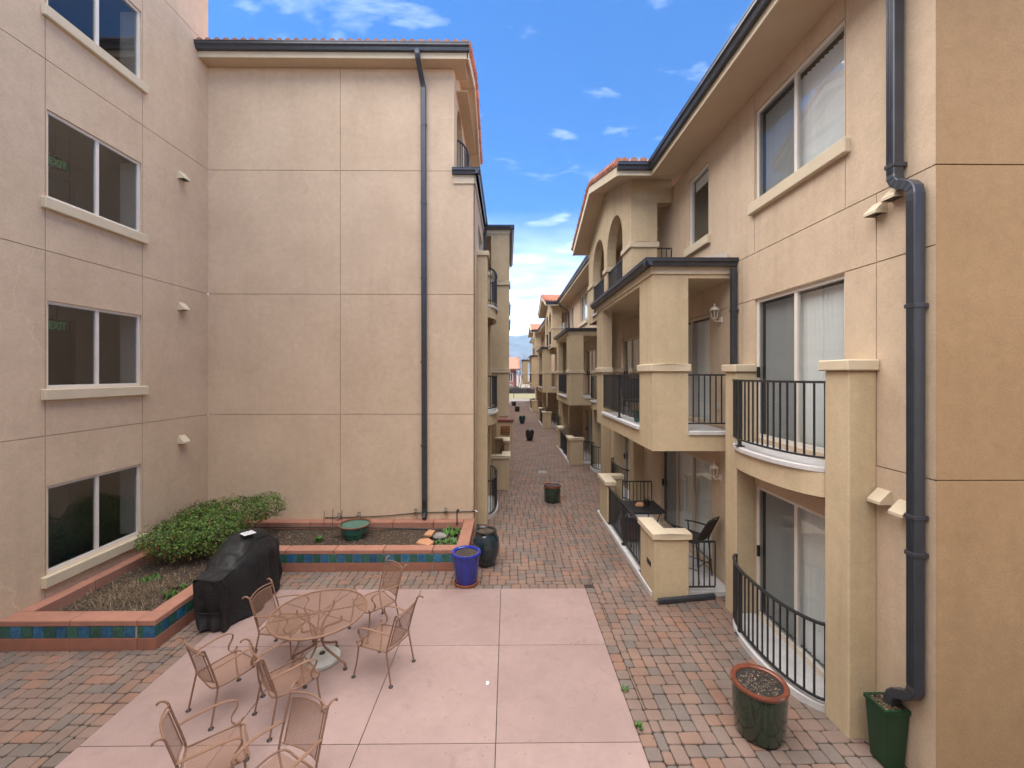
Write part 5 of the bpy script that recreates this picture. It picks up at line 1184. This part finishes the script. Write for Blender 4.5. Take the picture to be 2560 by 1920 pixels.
# ------------------------------------------------------------------ wire patio set
def mesh_net(mb, f, a0, a1, b0, b1, pitch, wire, inside=None, seg=6):
    """expanded metal: two families of flat diagonal strips on the surface f(a,b)"""
    wdt, hgt = a1-a0, b1-b0
    for fam in (1, -1):
        k = -hgt
        while k < wdt+hgt:
            # line a = a0 + k + fam*s
            pts = []
            for i in range(seg*2+1):
                s = hgt*i/(seg*2); a = a0+k+(s if fam > 0 else hgt-s)-0.0; b = b0+s
                if a0 <= a <= a1 and (inside is None or inside(a, b)): pts.append((a, b))
            # refine to the borders
            if inside is None:
                lo, hi = ((max(0, -k), min(hgt, wdt-k)) if fam > 0 else (max(0, hgt+k-wdt), min(hgt, hgt+k)))
            else:
                lo = hi = None; m_ = 60; ok = [s for s in (hgt*i/m_ for i in range(m_+1)) if inside(a0+k+(s if fam > 0 else hgt-s), b0+s)]
                if ok: lo, hi = ok[0], ok[-1]
            if lo is not None and hi-lo > 0.004:
                prev = None; n_ = max(1, int(seg*(hi-lo)/hgt)+1)
                for i in range(n_+1):
                    s = lo+(hi-lo)*i/n_; a = a0+k+(s if fam > 0 else hgt-s); b = b0+s; o = wire*0.5
                    p, q = f(a-o, b), f(a+o, b)
                    if prev: mb.quad(prev[0], prev[1], q, p)
                    prev = (p, q)
            k += pitch
def make_chair():
    t = thing('patio_chair', '', 'chair', (0, 0, 0), 'wire patio chairs on the pink slab')
    T = 'tan_metal'; r = 0.0105
    for s in (-1, 1):
        mb = MB(); mb.tube(smooth_path([(s*0.255, -0.29, 0.01), (s*0.245, -0.225, 0.34), (s*0.24, -0.215, 0.40), (s*0.24, -0.235, 0.50), (s*0.242, -0.335, 0.84), (s*0.247, -0.355, 0.885), (s*0.255, -0.39, 0.905), (s*0.262, -0.42, 0.895), (s*0.265, -0.425, 0.88)], 4), r, 7); lg = mb.build('leg', T, t, smooth=True)
        mb = MB(); mb.lathe([(0.026, 0), (0.028, 0.008), (0.012, 0.016)], 12, (s*0.255, -0.29, 0.0)); mb.build('foot', 'black', lg)
        mb = MB(); mb.tube(smooth_path([(s*0.27, 0.27, 0.01), (s*0.25, 0.23, 0.22), (s*0.24, 0.215, 0.41)], 4), r, 7); lg = mb.build('leg', T, t, smooth=True)
        mb = MB(); mb.lathe([(0.026, 0), (0.028, 0.008), (0.012, 0.016)], 12, (s*0.27, 0.27, 0.0)); mb.build('foot', 'black', lg)
        mb = MB(); mb.ribbon(smooth_path([(s*0.243, -0.275, 0.635), (s*0.265, -0.13, 0.655), (s*0.275, 0.04, 0.668), (s*0.272, 0.15, 0.655), (s*0.268, 0.195, 0.62), (s*0.262, 0.185, 0.57), (s*0.258, 0.145, 0.51), (s*0.255, 0.145, 0.455), (s*0.25, 0.18, 0.42), (s*0.248, 0.222, 0.43), (s*0.248, 0.24, 0.46)], 4), (1, 0, 0), 0.032, 0.006); mb.build('armrest', T, t)
    loop = smooth_path([(-0.235, -0.21, 0.405), (-0.24, 0.21, 0.41), (-0.12, 0.248, 0.405), (0, 0.258, 0.402), (0.12, 0.248, 0.405), (0.24, 0.21, 0.41), (0.235, -0.21, 0.405), (0, -0.235, 0.395), (-0.235, -0.21, 0.405)], 4)
    mb = MB(); mb.tube(loop[:-1], 0.010, 7, closed=True); se = mb.build('seat_frame', T, t, smooth=True)
    mb = MB(); mesh_net(mb, lambda a, b: (a, b+0.04*(1-(a/0.24)**2)*max(0, b)/0.22, 0.400-0.012*(1-(a/0.24)**2)), -0.232, 0.232, -0.215, 0.212, 0.017, 0.0062, seg=4); mb.build('seat_mesh', T, se)
    mb = MB()
    bow = lambda x: -0.045*(1-(x/0.24)**2)
    yz = lambda z: -0.235-0.1*(z-0.50)/0.34
    mb.tube([(x, yz(0.855)+bow(x), 0.855+0.02*(1-(x/0.24)**2)) for x in [-0.24+0.48*i/12 for i in range(13)]], 0.009, 6)
    fr = [(x, yz(0.815)+bow(x), 0.815+0.02*(1-(x/0.24)**2)) for x in [-0.242+0.484*i/12 for i in range(13)]]
    mb.tube(fr, 0.007, 6)
    mb.tube([(x, yz(0.47)+bow(x), 0.47-0.012*(1-(x/0.24)**2)) for x in [-0.242+0.484*i/12 for i in range(13)]], 0.007, 6)
    for s in (-1, 1): mb.tube([(s*0.20, yz(z)+bow(0.2), z) for z in (0.47, 0.58, 0.7, 0.82)], 0.007, 6)
    bf = mb.build('back_frame', T, t, smooth=True)
    mb = MB(); mesh_net(mb, lambda a, b: (a, yz(b)+bow(a), b+0.02*(1-(a/0.24)**2)*(b-0.47)/0.34), -0.198, 0.198, 0.465, 0.815, 0.017, 0.0060, seg=4); mb.build('back_mesh', T, bf)
    return t
CH = [((-2.05, 6.54), (-0.68, -0.73), 'tan wire armchair behind the table, closest to the tiled rear planter'),
      ((-1.64, 5.63), (-0.94, 0.35), 'tan wire armchair right of the table, its back to the open pink slab'),
      ((-3.12, 5.96), (1.0, -0.06), 'tan wire armchair left of the table, beside the black grill cover'),
      ((-3.33, 5.06), (0.51, 0.86), 'tan wire armchair standing apart at the left, nearest the edge of the pink slab'),
      ((-2.52, 4.92), (0.69, 0.72), 'tan wire armchair in front of the table, seat mesh facing the grey umbrella base'),
      ((-2.0, 3.66), (-0.42, -0.91), 'tan wire chair cut off at the bottom of the view, only its back showing'),
      ((-2.70, 3.93), (0.81, 0.59), 'tan wire armchair at the bottom left, one curled arm in view')]
c0 = make_chair()
for i, ((x, y), (fx, fy), lab) in enumerate(CH):
    o = c0 if i == 0 else copy_tree(c0)
    o.location = (x, y, 0.006); o.rotation_euler = (0, 0, math.atan2(-fx, fy)); o['label'] = lab
def table():
    t = thing('patio_table', 'round tan wire mesh patio table with an umbrella hole, chairs around it', 'table', (-2.53, 5.70, 0.006)); X, Y, Zb = -2.53, 5.70, 0.006
    T = 'tan_metal'; Rr = 0.60; Zt = 0.72
    mb = MB(); mb.tube([(X+Rr*math.cos(2*math.pi*k/64), Y+Rr*math.sin(2*math.pi*k/64), Zt) for k in range(64)], 0.015, 8, closed=True); rim = mb.build('tabletop_rim', T, t, smooth=True)
    mb = MB(); r2 = (Rr-0.006)**2; mesh_net(mb, lambda a, b: (X+a, Y+b, Zt+0.006), -Rr, Rr, -Rr, Rr, 0.0185, 0.0070, inside=lambda a, b: 0.0016 < a*a+b*b < r2, seg=1); mb.build('tabletop_mesh', T, rim)
    mb = MB(); mb.tube([(X+0.032*math.cos(2*math.pi*k/20), Y+0.032*math.sin(2*math.pi*k/20), Zt+0.006) for k in range(20)], 0.009, 6, closed=True); mb.build('umbrella_ring', T, rim)
    for k in range(8):
        a = R(22)+k*math.pi/4; mb = MB(); mb.tube([(X+0.04*math.cos(a), Y+0.04*math.sin(a), Zt-0.012), (X+Rr*math.cos(a), Y+Rr*math.sin(a), Zt-0.012)], 0.009 if k % 4 in (0, 2) else 0.006, 6); mb.build('spoke', T, rim)
    for k in range(4):
        a = R(-12)+k*math.pi/2; ca, sa = math.cos(a), math.sin(a); pf = [(0.33, 0.705), (0.335, 0.66), (0.30, 0.625), (0.12, 0.545), (0.058, 0.48), (0.052, 0.40), (0.058, 0.32), (0.10, 0.255), (0.30, 0.13), (0.355, 0.105), (0.385, 0.085), (0.39, 0.05), (0.39, 0.015)]
        mb = MB(); mb.tube([(X+q*ca, Y+q*sa, z) for q, z in [(v.x, v.z) for v in smooth_path([(q, 0, z) for q, z in pf], 4)]], 0.0155, 8); lg = mb.build('leg', T, t, smooth=True)
        mb = MB(); mb.lathe([(0.026, Zb), (0.028, 0.018), (0.016, 0.03)], 12, (X+0.39*ca, Y+0.39*sa, 0)); mb.build('foot', 'black', lg)
    mb = MB()
    for z in (0.36, 0.46): mb.tube([(X+0.06*math.cos(2*math.pi*k/20), Y+0.06*math.sin(2*math.pi*k/20), z) for k in range(20)], 0.008, 6, closed=True)
    mb.build('leg_ring', T, t)
    t = thing('umbrella_base', 'round weathered grey umbrella base on the slab under the table', 'umbrella base', (-2.53, 5.80, 0.006))
    c = (-2.53, 5.80, 0.006)
    mb = MB(); mb.lathe([(0.215, 0), (0.232, 0.008), (0.235, 0.045), (0.225, 0.058), (0.12, 0.085), (0.05, 0.095), (0.03, 0.10), (0.022, 0.10), (0.02, 0.03), (0.0, 0.03)], 48, c); b = mb.build('base_plate', 'base_grey', t, smooth=True)
    mb = MB()
    for k in range(4):
        a = R(35)+k*math.pi/2; p = Vector((c[0], c[1], 0)); mb.tube([p+Vector((0.055*math.cos(a), 0.055*math.sin(a), 0.099)), p+Vector((0.20*math.cos(a), 0.20*math.sin(a), 0.070))], 0.004, 4)
    mb.build('rib', 'base_grey', t)
    mb = MB(); mb.lathe([(0.04, 0.0965), (0.032, 0.108), (0.021, 0.108)], 20, c); mb.build('socket', 'black', t)
table()
# small things on the slab
mb = MB(); mb.add([(-0.275, 5.32, 0.010), (-0.25, 5.31, 0.013), (-0.235, 5.345, 0.02), (-0.25, 5.38, 0.011), (-0.272, 5.365, 0.022)], [(0, 1, 2), (0, 2, 4), (4, 2, 3)])
tag(mb.build('paper_scrap', 'white'), 'small crumpled white paper scrap on the pink slab, right of centre', 'litter')
mb = MB()
for i in range(120):
    x, y = rnd.uniform(-4.3, 1.3), rnd.uniform(4.3, 7.6); l = rnd.uniform(0.004, 0.014); b = rnd.uniform(0, 6.3); p = Vector((x, y, 0.009)); d = Vector((math.cos(b), math.sin(b), 0.15))*l; s = Vector((-math.sin(b), math.cos(b), 0.1))*l*0.45; mb.add([p-d, p+s, p+d, p-s], [(0, 1, 2, 3)])
for i in range(260):
    x, y = rnd.uniform(-0.8, 3.6), rnd.uniform(4.2, 14); l = rnd.uniform(0.004, 0.013); b = rnd.uniform(0, 6.3); p = Vector((x, y, 0.010)); d = Vector((math.cos(b), math.sin(b), 0.15))*l; s = Vector((-math.sin(b), math.cos(b), 0.1))*l*0.45; mb.add([p-d, p+s, p+d, p-s], [(0, 1, 2, 3)])
tag(mb.build('leaf_litter', 'mulch', kind='stuff'), 'scattered crumbs of dry leaf litter on the pink slab and pavers', 'leaf litter')
# length of downspout lying at the low wall
mb = MB(); mb.hexa([(2.55, 7.14, 0.012), (3.60, 7.30, 0.012), (3.60, 7.38, 0.012), (2.55, 7.22, 0.012), (2.55, 7.14, 0.085), (3.60, 7.30, 0.085), (3.60, 7.38, 0.085), (2.55, 7.22, 0.085)])
tag(mb.build('loose_downspout', 'gutter', bevel=0.01), 'loose charcoal downspout length lying on the pavers before the near low wall', 'pipe')

# ------------------------------------------------------------------ right patio furniture
t = thing('patio_table', 'square black metal bar table on the right patio behind the low wall', 'table', (3.0, 9.55, 0.1))
mb = MB(); mb.box(2.58, 3.44, 9.12, 10.0, 0.895, 0.92); mb.build('tabletop', 'iron', t, bevel=0.006)
for x, y in ((2.68, 9.22), (3.34, 9.22), (2.68, 9.9), (3.34, 9.9)):
    mb = MB(); cx, cy = 3.01, 9.56; mb.tube(smooth_path([(x, y, 0.895), (x+(cx-x)*0.25, y+(cy-y)*0.25, 0.6), (x+(cx-x)*0.5, y+(cy-y)*0.5, 0.45), (x+(cx-x)*0.15, y+(cy-y)*0.15, 0.25), (x-(cx-x)*0.05, y-(cy-y)*0.05, 0.098)], 4), 0.011, 6); mb.build('leg', 'iron', t)
mb = MB(); mb.box(2.66, 3.36, 9.21, 9.225, 0.85, 0.885); mb.box(2.66, 3.36, 9.89, 9.905, 0.85, 0.885); mb.build('apron', 'iron', t)
blob('rock', (2.98, 9.55, 0.955), 0.10, 0.075, 0.06, 'sandstone', 'pale brown rock lying on the black bar table', 'rock', 5)
mb = MB(); mb.lathe([(0.05, 0), (0.07, 0.11), (0.06, 0.11), (0.05, 0.08), (0, 0.08)], 20); o = mb.build('small_pot', 'black'); o.location = (3.17, 9.66, 0.92); tag(o, 'small black pot with dry twigs on the black bar table', 'flower pot')
mb = MB()
for i in range(10):
    a = rnd.uniform(0, 6.3); mb.tube([(0.02*math.cos(a), 0.02*math.sin(a), 0.08), (0.08*math.cos(a), 0.08*math.sin(a), rnd.uniform(0.14, 0.21))], 0.003, 4)
mb.build('twigs', 'bark', o)
def bar_chair():
    t = thing('bar_chair', 'tall black bar chair with a brown mesh back beside the pier on the right patio', 'chair', (0, 0, 0)); r = 0.013
    for s in (-1, 1):
        mb = MB(); mb.tube([(s*0.24, -0.26, 0), (s*0.22, -0.20, 0.68), (s*0.22, -0.22, 0.76)], r, 6); mb.build('leg', 'iron', t)
        mb = MB(); mb.tube([(s*0.25, 0.24, 0), (s*0.23, 0.20, 0.70), (s*0.24, 0.22, 0.90)], r, 6); mb.build('leg', 'iron', t)
        mb = MB(); mb.ribbon(smooth_path([(s*0.24, 0.27, 0.91), (s*0.25, 0.1, 0.925), (s*0.25, -0.15, 0.92), (s*0.22, -0.27, 0.90)], 3), (1, 0, 0), 0.05, 0.015); mb.build('armrest', 'iron', t)
        mb = MB(); mb.tube([(s*0.245, -0.25, 0.22), (s*0.245, 0.235, 0.22)], 0.009, 5); mb.build('stretcher', 'iron', t)
    mb = MB(); mb.tube([(-0.245, 0.235, 0.25), (0.245, 0.235, 0.25)], 0.010, 5); mb.tube([(-0.245, -0.25, 0.3), (0.245, -0.25, 0.3)], 0.009, 5); mb.build('footrest', 'iron', t)
    mb = MB(); mb.tube(smooth_path([(-0.22, -0.20, 0.70), (-0.23, -0.27, 0.88), (-0.20, -0.40, 1.13), (-0.12, -0.44, 1.18), (0, -0.445, 1.19), (0.12, -0.44, 1.18), (0.20, -0.40, 1.13), (0.23, -0.27, 0.88), (0.22, -0.20, 0.70)], 4), r, 6); mb.tube([(-0.22, -0.2, 0.7), (-0.23, 0.2, 0.71), (0.23, 0.2, 0.71), (0.22, -0.2, 0.7)], r, 6); mb.build('frame', 'iron', t)
    mb = MB(); vs = []
    row = [(-0.21, 0.73), (-0.27, 0.88), (-0.335, 1.0), (-0.40, 1.12), (-0.435, 1.175)]
    for y, z in row:
        w = 0.205 if z < 1.1 else 0.17
        for k in range(7): x = -w+2*w*k/6; vs.append((x, y-0.03*(1-(x/w)**2), z))
    mb.add(vs, [(i*7+k, i*7+k+1, (i+1)*7+k+1, (i+1)*7+k) for i in range(4) for k in range(6)]); mb.build('back_sling', 'sling', t)
    mb = MB(); mb.box(-0.21, 0.21, -0.18, 0.19, 0.705, 0.715); mb.build('seat', 'sling', t)
    t.location = (3.50, 8.02, 0.1); t.rotation_euler = (0, 0, R(38)); return t
bar_chair()
# hooded black grill on the balcony above, a green pot beside it
t = thing('balcony_chair', 'dark folding lounge chair on the nearest upper balcony behind the railing', 'chair', (2.95, 10.2, 2.9))
mb = MB(); mb.hexa([(2.85, 10.45, 3.3), (3.35, 10.45, 3.3), (3.35, 10.52, 3.3), (2.85, 10.52, 3.3), (2.85, 10.75, 3.80), (3.35, 10.75, 3.80), (3.35, 10.80, 3.80), (2.85, 10.80, 3.80)]); mb.build('backrest', 'sling', t, bevel=0.01)
mb = MB(); mb.box(2.85, 3.35, 9.95, 10.47, 3.24, 3.29); mb.build('seat', 'sling', t, bevel=0.01)
for x in (2.87, 3.33):
    for y in (9.98, 10.5): mb = MB(); mb.tube([(x, y, 3.25), (x, y+(0.03 if y > 10.2 else -0.03), 2.90)], 0.014, 6); mb.build('leg', 'iron', t)
    mb = MB(); mb.box(x-0.025, x+0.025, 9.95, 10.5, 3.46, 3.48); mb.build('armrest', 'iron', t)
mb = MB(); mb.lathe([(0.09, 0), (0.13, 0.18), (0.14, 0.19), (0.14, 0.22), (0.12, 0.22), (0.11, 0.16), (0, 0.16)], 24); o = mb.build('small_pot', 'glaze_jade', smooth=True); o.location = (2.78, 9.0, 2.9); tag(o, 'small jade pot on the nearest upper balcony floor', 'flower pot')

# ------------------------------------------------------------------ beyond the alley
t = thing('house', 'pink stucco house with an orange tile roof at the end of the alley', 'house', (-2, 93, 0))
mb = MB(); mb.box(-9, 1.75, 90, 99, -0.1, 5.05); mb.build('wall', 'pink', t)
mb = MB(); mb.hexa([(-9.6, 89.2, 4.95), (2.5, 89.2, 4.95), (2.5, 94.5, 7.5), (-9.6, 94.5, 7.5), (-9.6, 89.2, 5.12), (2.5, 89.2, 5.12), (1.9, 94.5, 7.7), (-9.6, 94.5, 7.7)]); mb.hexa([(-9.6, 94.5, 7.5), (2.5, 94.5, 7.5), (2.5, 99.8, 4.95), (-9.6, 99.8, 4.95), (-9.6, 94.5, 7.7), (2.5, 94.5, 7.7), (2.5, 99.8, 5.12), (-9.6, 99.8, 5.12)]); rfh = mb.build('roof', 'roof_far', t)
mb = MB(); mb.box(-9.7, 2.6, 89.05, 89.2, 4.80, 5.06); mb.build('gutter', 'pink_dark', t)
mb = MB(); mb.box(1.3, 1.80, 89.9, 89.99, -0.1, 4.8); mb.build('corner_post', 'pink_dark', t)
for x0, x1, z0, z1 in ((0.05, 1.0, 2.4, 4.2), (-2.6, -1.3, 2.4, 4.2), (0.0, 0.9, 0.4, 1.7)):
    mb = MB(); mb.box(x0, x1, 89.93, 89.99, z0, z1); wf = mb.build('window', 'white_frame', t)
    mb = MB(); mb.box(x0+0.1, (x0+x1)/2-0.04, 89.9, 89.928, z0+0.1, z1-0.1); mb.box((x0+x1)/2+0.04, x1-0.1, 89.9, 89.928, z0+0.1, z1-0.1); mb.build('pane', 'door_dark', wf)
mb = MB(); mb.lathe([(0.3, 0), (0.25, 0.9)], 8, (-0.2, 94.5, 7.6)); mb.build('chimney', 'white_frame', t)
def bare_tree(label, x, y, h, seed, spread=0.5):
    r = random.Random(seed); t = thing('bare_tree', label, 'tree', (x, y, 0), 'bare trees beyond the alley'); tr = MB(); tw = MB()
    def grow(p, d, l, rad, lev):
        pts = [p]; q = p.copy(); dd = d.copy()
        for k in range(3):
            dd = (dd+Vector((r.uniform(-0.2, 0.2), r.uniform(-0.2, 0.2), r.uniform(-0.05, 0.15)))).normalized(); q = q+dd*l/3; pts.append(q.copy())
        (tr if lev < 2 else tw).tube(pts, [rad, rad*0.85, rad*0.7, rad*0.55], 5 if lev < 2 else 3, cap=False)
        if lev >= 5: return
        for k in range(r.choice((2, 3, 3))):
            a = r.uniform(0, 6.3); s = r.uniform(0.35, 0.8)*spread*1.6; o = dd.orthogonal().normalized(); o.rotate(Matrix.Rotation(a, 3, dd)); grow(pts[r.choice((2, 3, 3))], (dd+o*s).normalized(), l*r.uniform(0.6, 0.82), rad*0.55, lev+1)
    grow(Vector((x, y, -0.1)), Vector((0, 0, 1)), h*0.30, h*0.016, 0)
    tr.build('trunk', 'twig', t); tw.build('crown', 'twig', t)
bare_tree('tall bare tree rising behind the orange roof of the pink house', -0.1, 106, 12.5, 3)
bare_tree('bare tree behind the right end of the pink house', 3.0, 102, 10.5, 5)
bare_tree('slender pale bare tree standing right of the pink house', 2.35, 88, 8.5, 8, 0.35)
bare_tree('wide bare tree behind the last balcony block on the right', 6.5, 95, 11, 11)
bare_tree('low spreading bare tree over the dark hedge, right of the house', 3.6, 87.5, 5.0, 14, 0.8)
# dark hedge, iron fence and gate post before the house
mb = MB()
for i in range(5200):
    x = rnd.uniform(-9, 6); y = 87.4+rnd.uniform(-0.5, 0.5); hh = 1.25+0.35*noise.noise(Vector((x*0.9, 0, 4))); z = rnd.uniform(0.0, hh); l = rnd.uniform(0.05, 0.11); n_ = Vector((rnd.gauss(0, 1), rnd.gauss(-0.4, 1), rnd.gauss(0, 1))).normalized(); u = n_.orthogonal()*l; v = n_.cross(u); p = Vector((x, y, z)); mb.add([p-u, p+v*0.6, p+u, p-v*0.6], [(0, 1, 2, 3)])
t = thing('hedge', 'dark reddish winter hedge between the lawn and the pink house', 'hedge', (-1, 87.4, 0)); mb.build('foliage', 'hedge', t, kind='stuff')
mb = MB(); mb.box(-9, 6, 87.3, 87.5, -0.1, 0.95); mb.build('stems', 'bark', t)
t = thing('iron_fence', 'low black iron fence along the far edge of the lawn', 'fence', (0, 86.3, 0))
for x in (-3.6, -1.8, 0.0, 1.8, 3.6):
    mb = MB(); mb.box(x-0.03, x+0.03, 86.2, 86.26, -0.05, 1.15); mb.build('post', 'iron', t)
mb = MB(); mb.box(-3.6, 3.6, 86.22, 86.25, 1.02, 1.06); mb.box(-3.6, 3.6, 86.22, 86.25, 0.18, 0.22); mb.build('rail', 'iron', t)
mb = MB()
for k in range(60): mb.box(-3.55+k*0.12, -3.53+k*0.12, 86.225, 86.245, 0.1, 1.10)
mb.build('pickets', 'iron', t, kind='stuff')
t = thing('iron_post', 'thin black post standing in the pale lawn at the end of the alley', 'post', (0.95, 70, 0)); mb = MB(); mb.tube([(0.95, 70, -0.05), (0.95, 70, 1.25)], 0.05, 8); mb.build('shaft', 'iron', t); mb = MB(); mb.box(0.8, 1.1, 69.9, 70.1, 0.75, 0.95); mb.build('plate', 'iron', t)
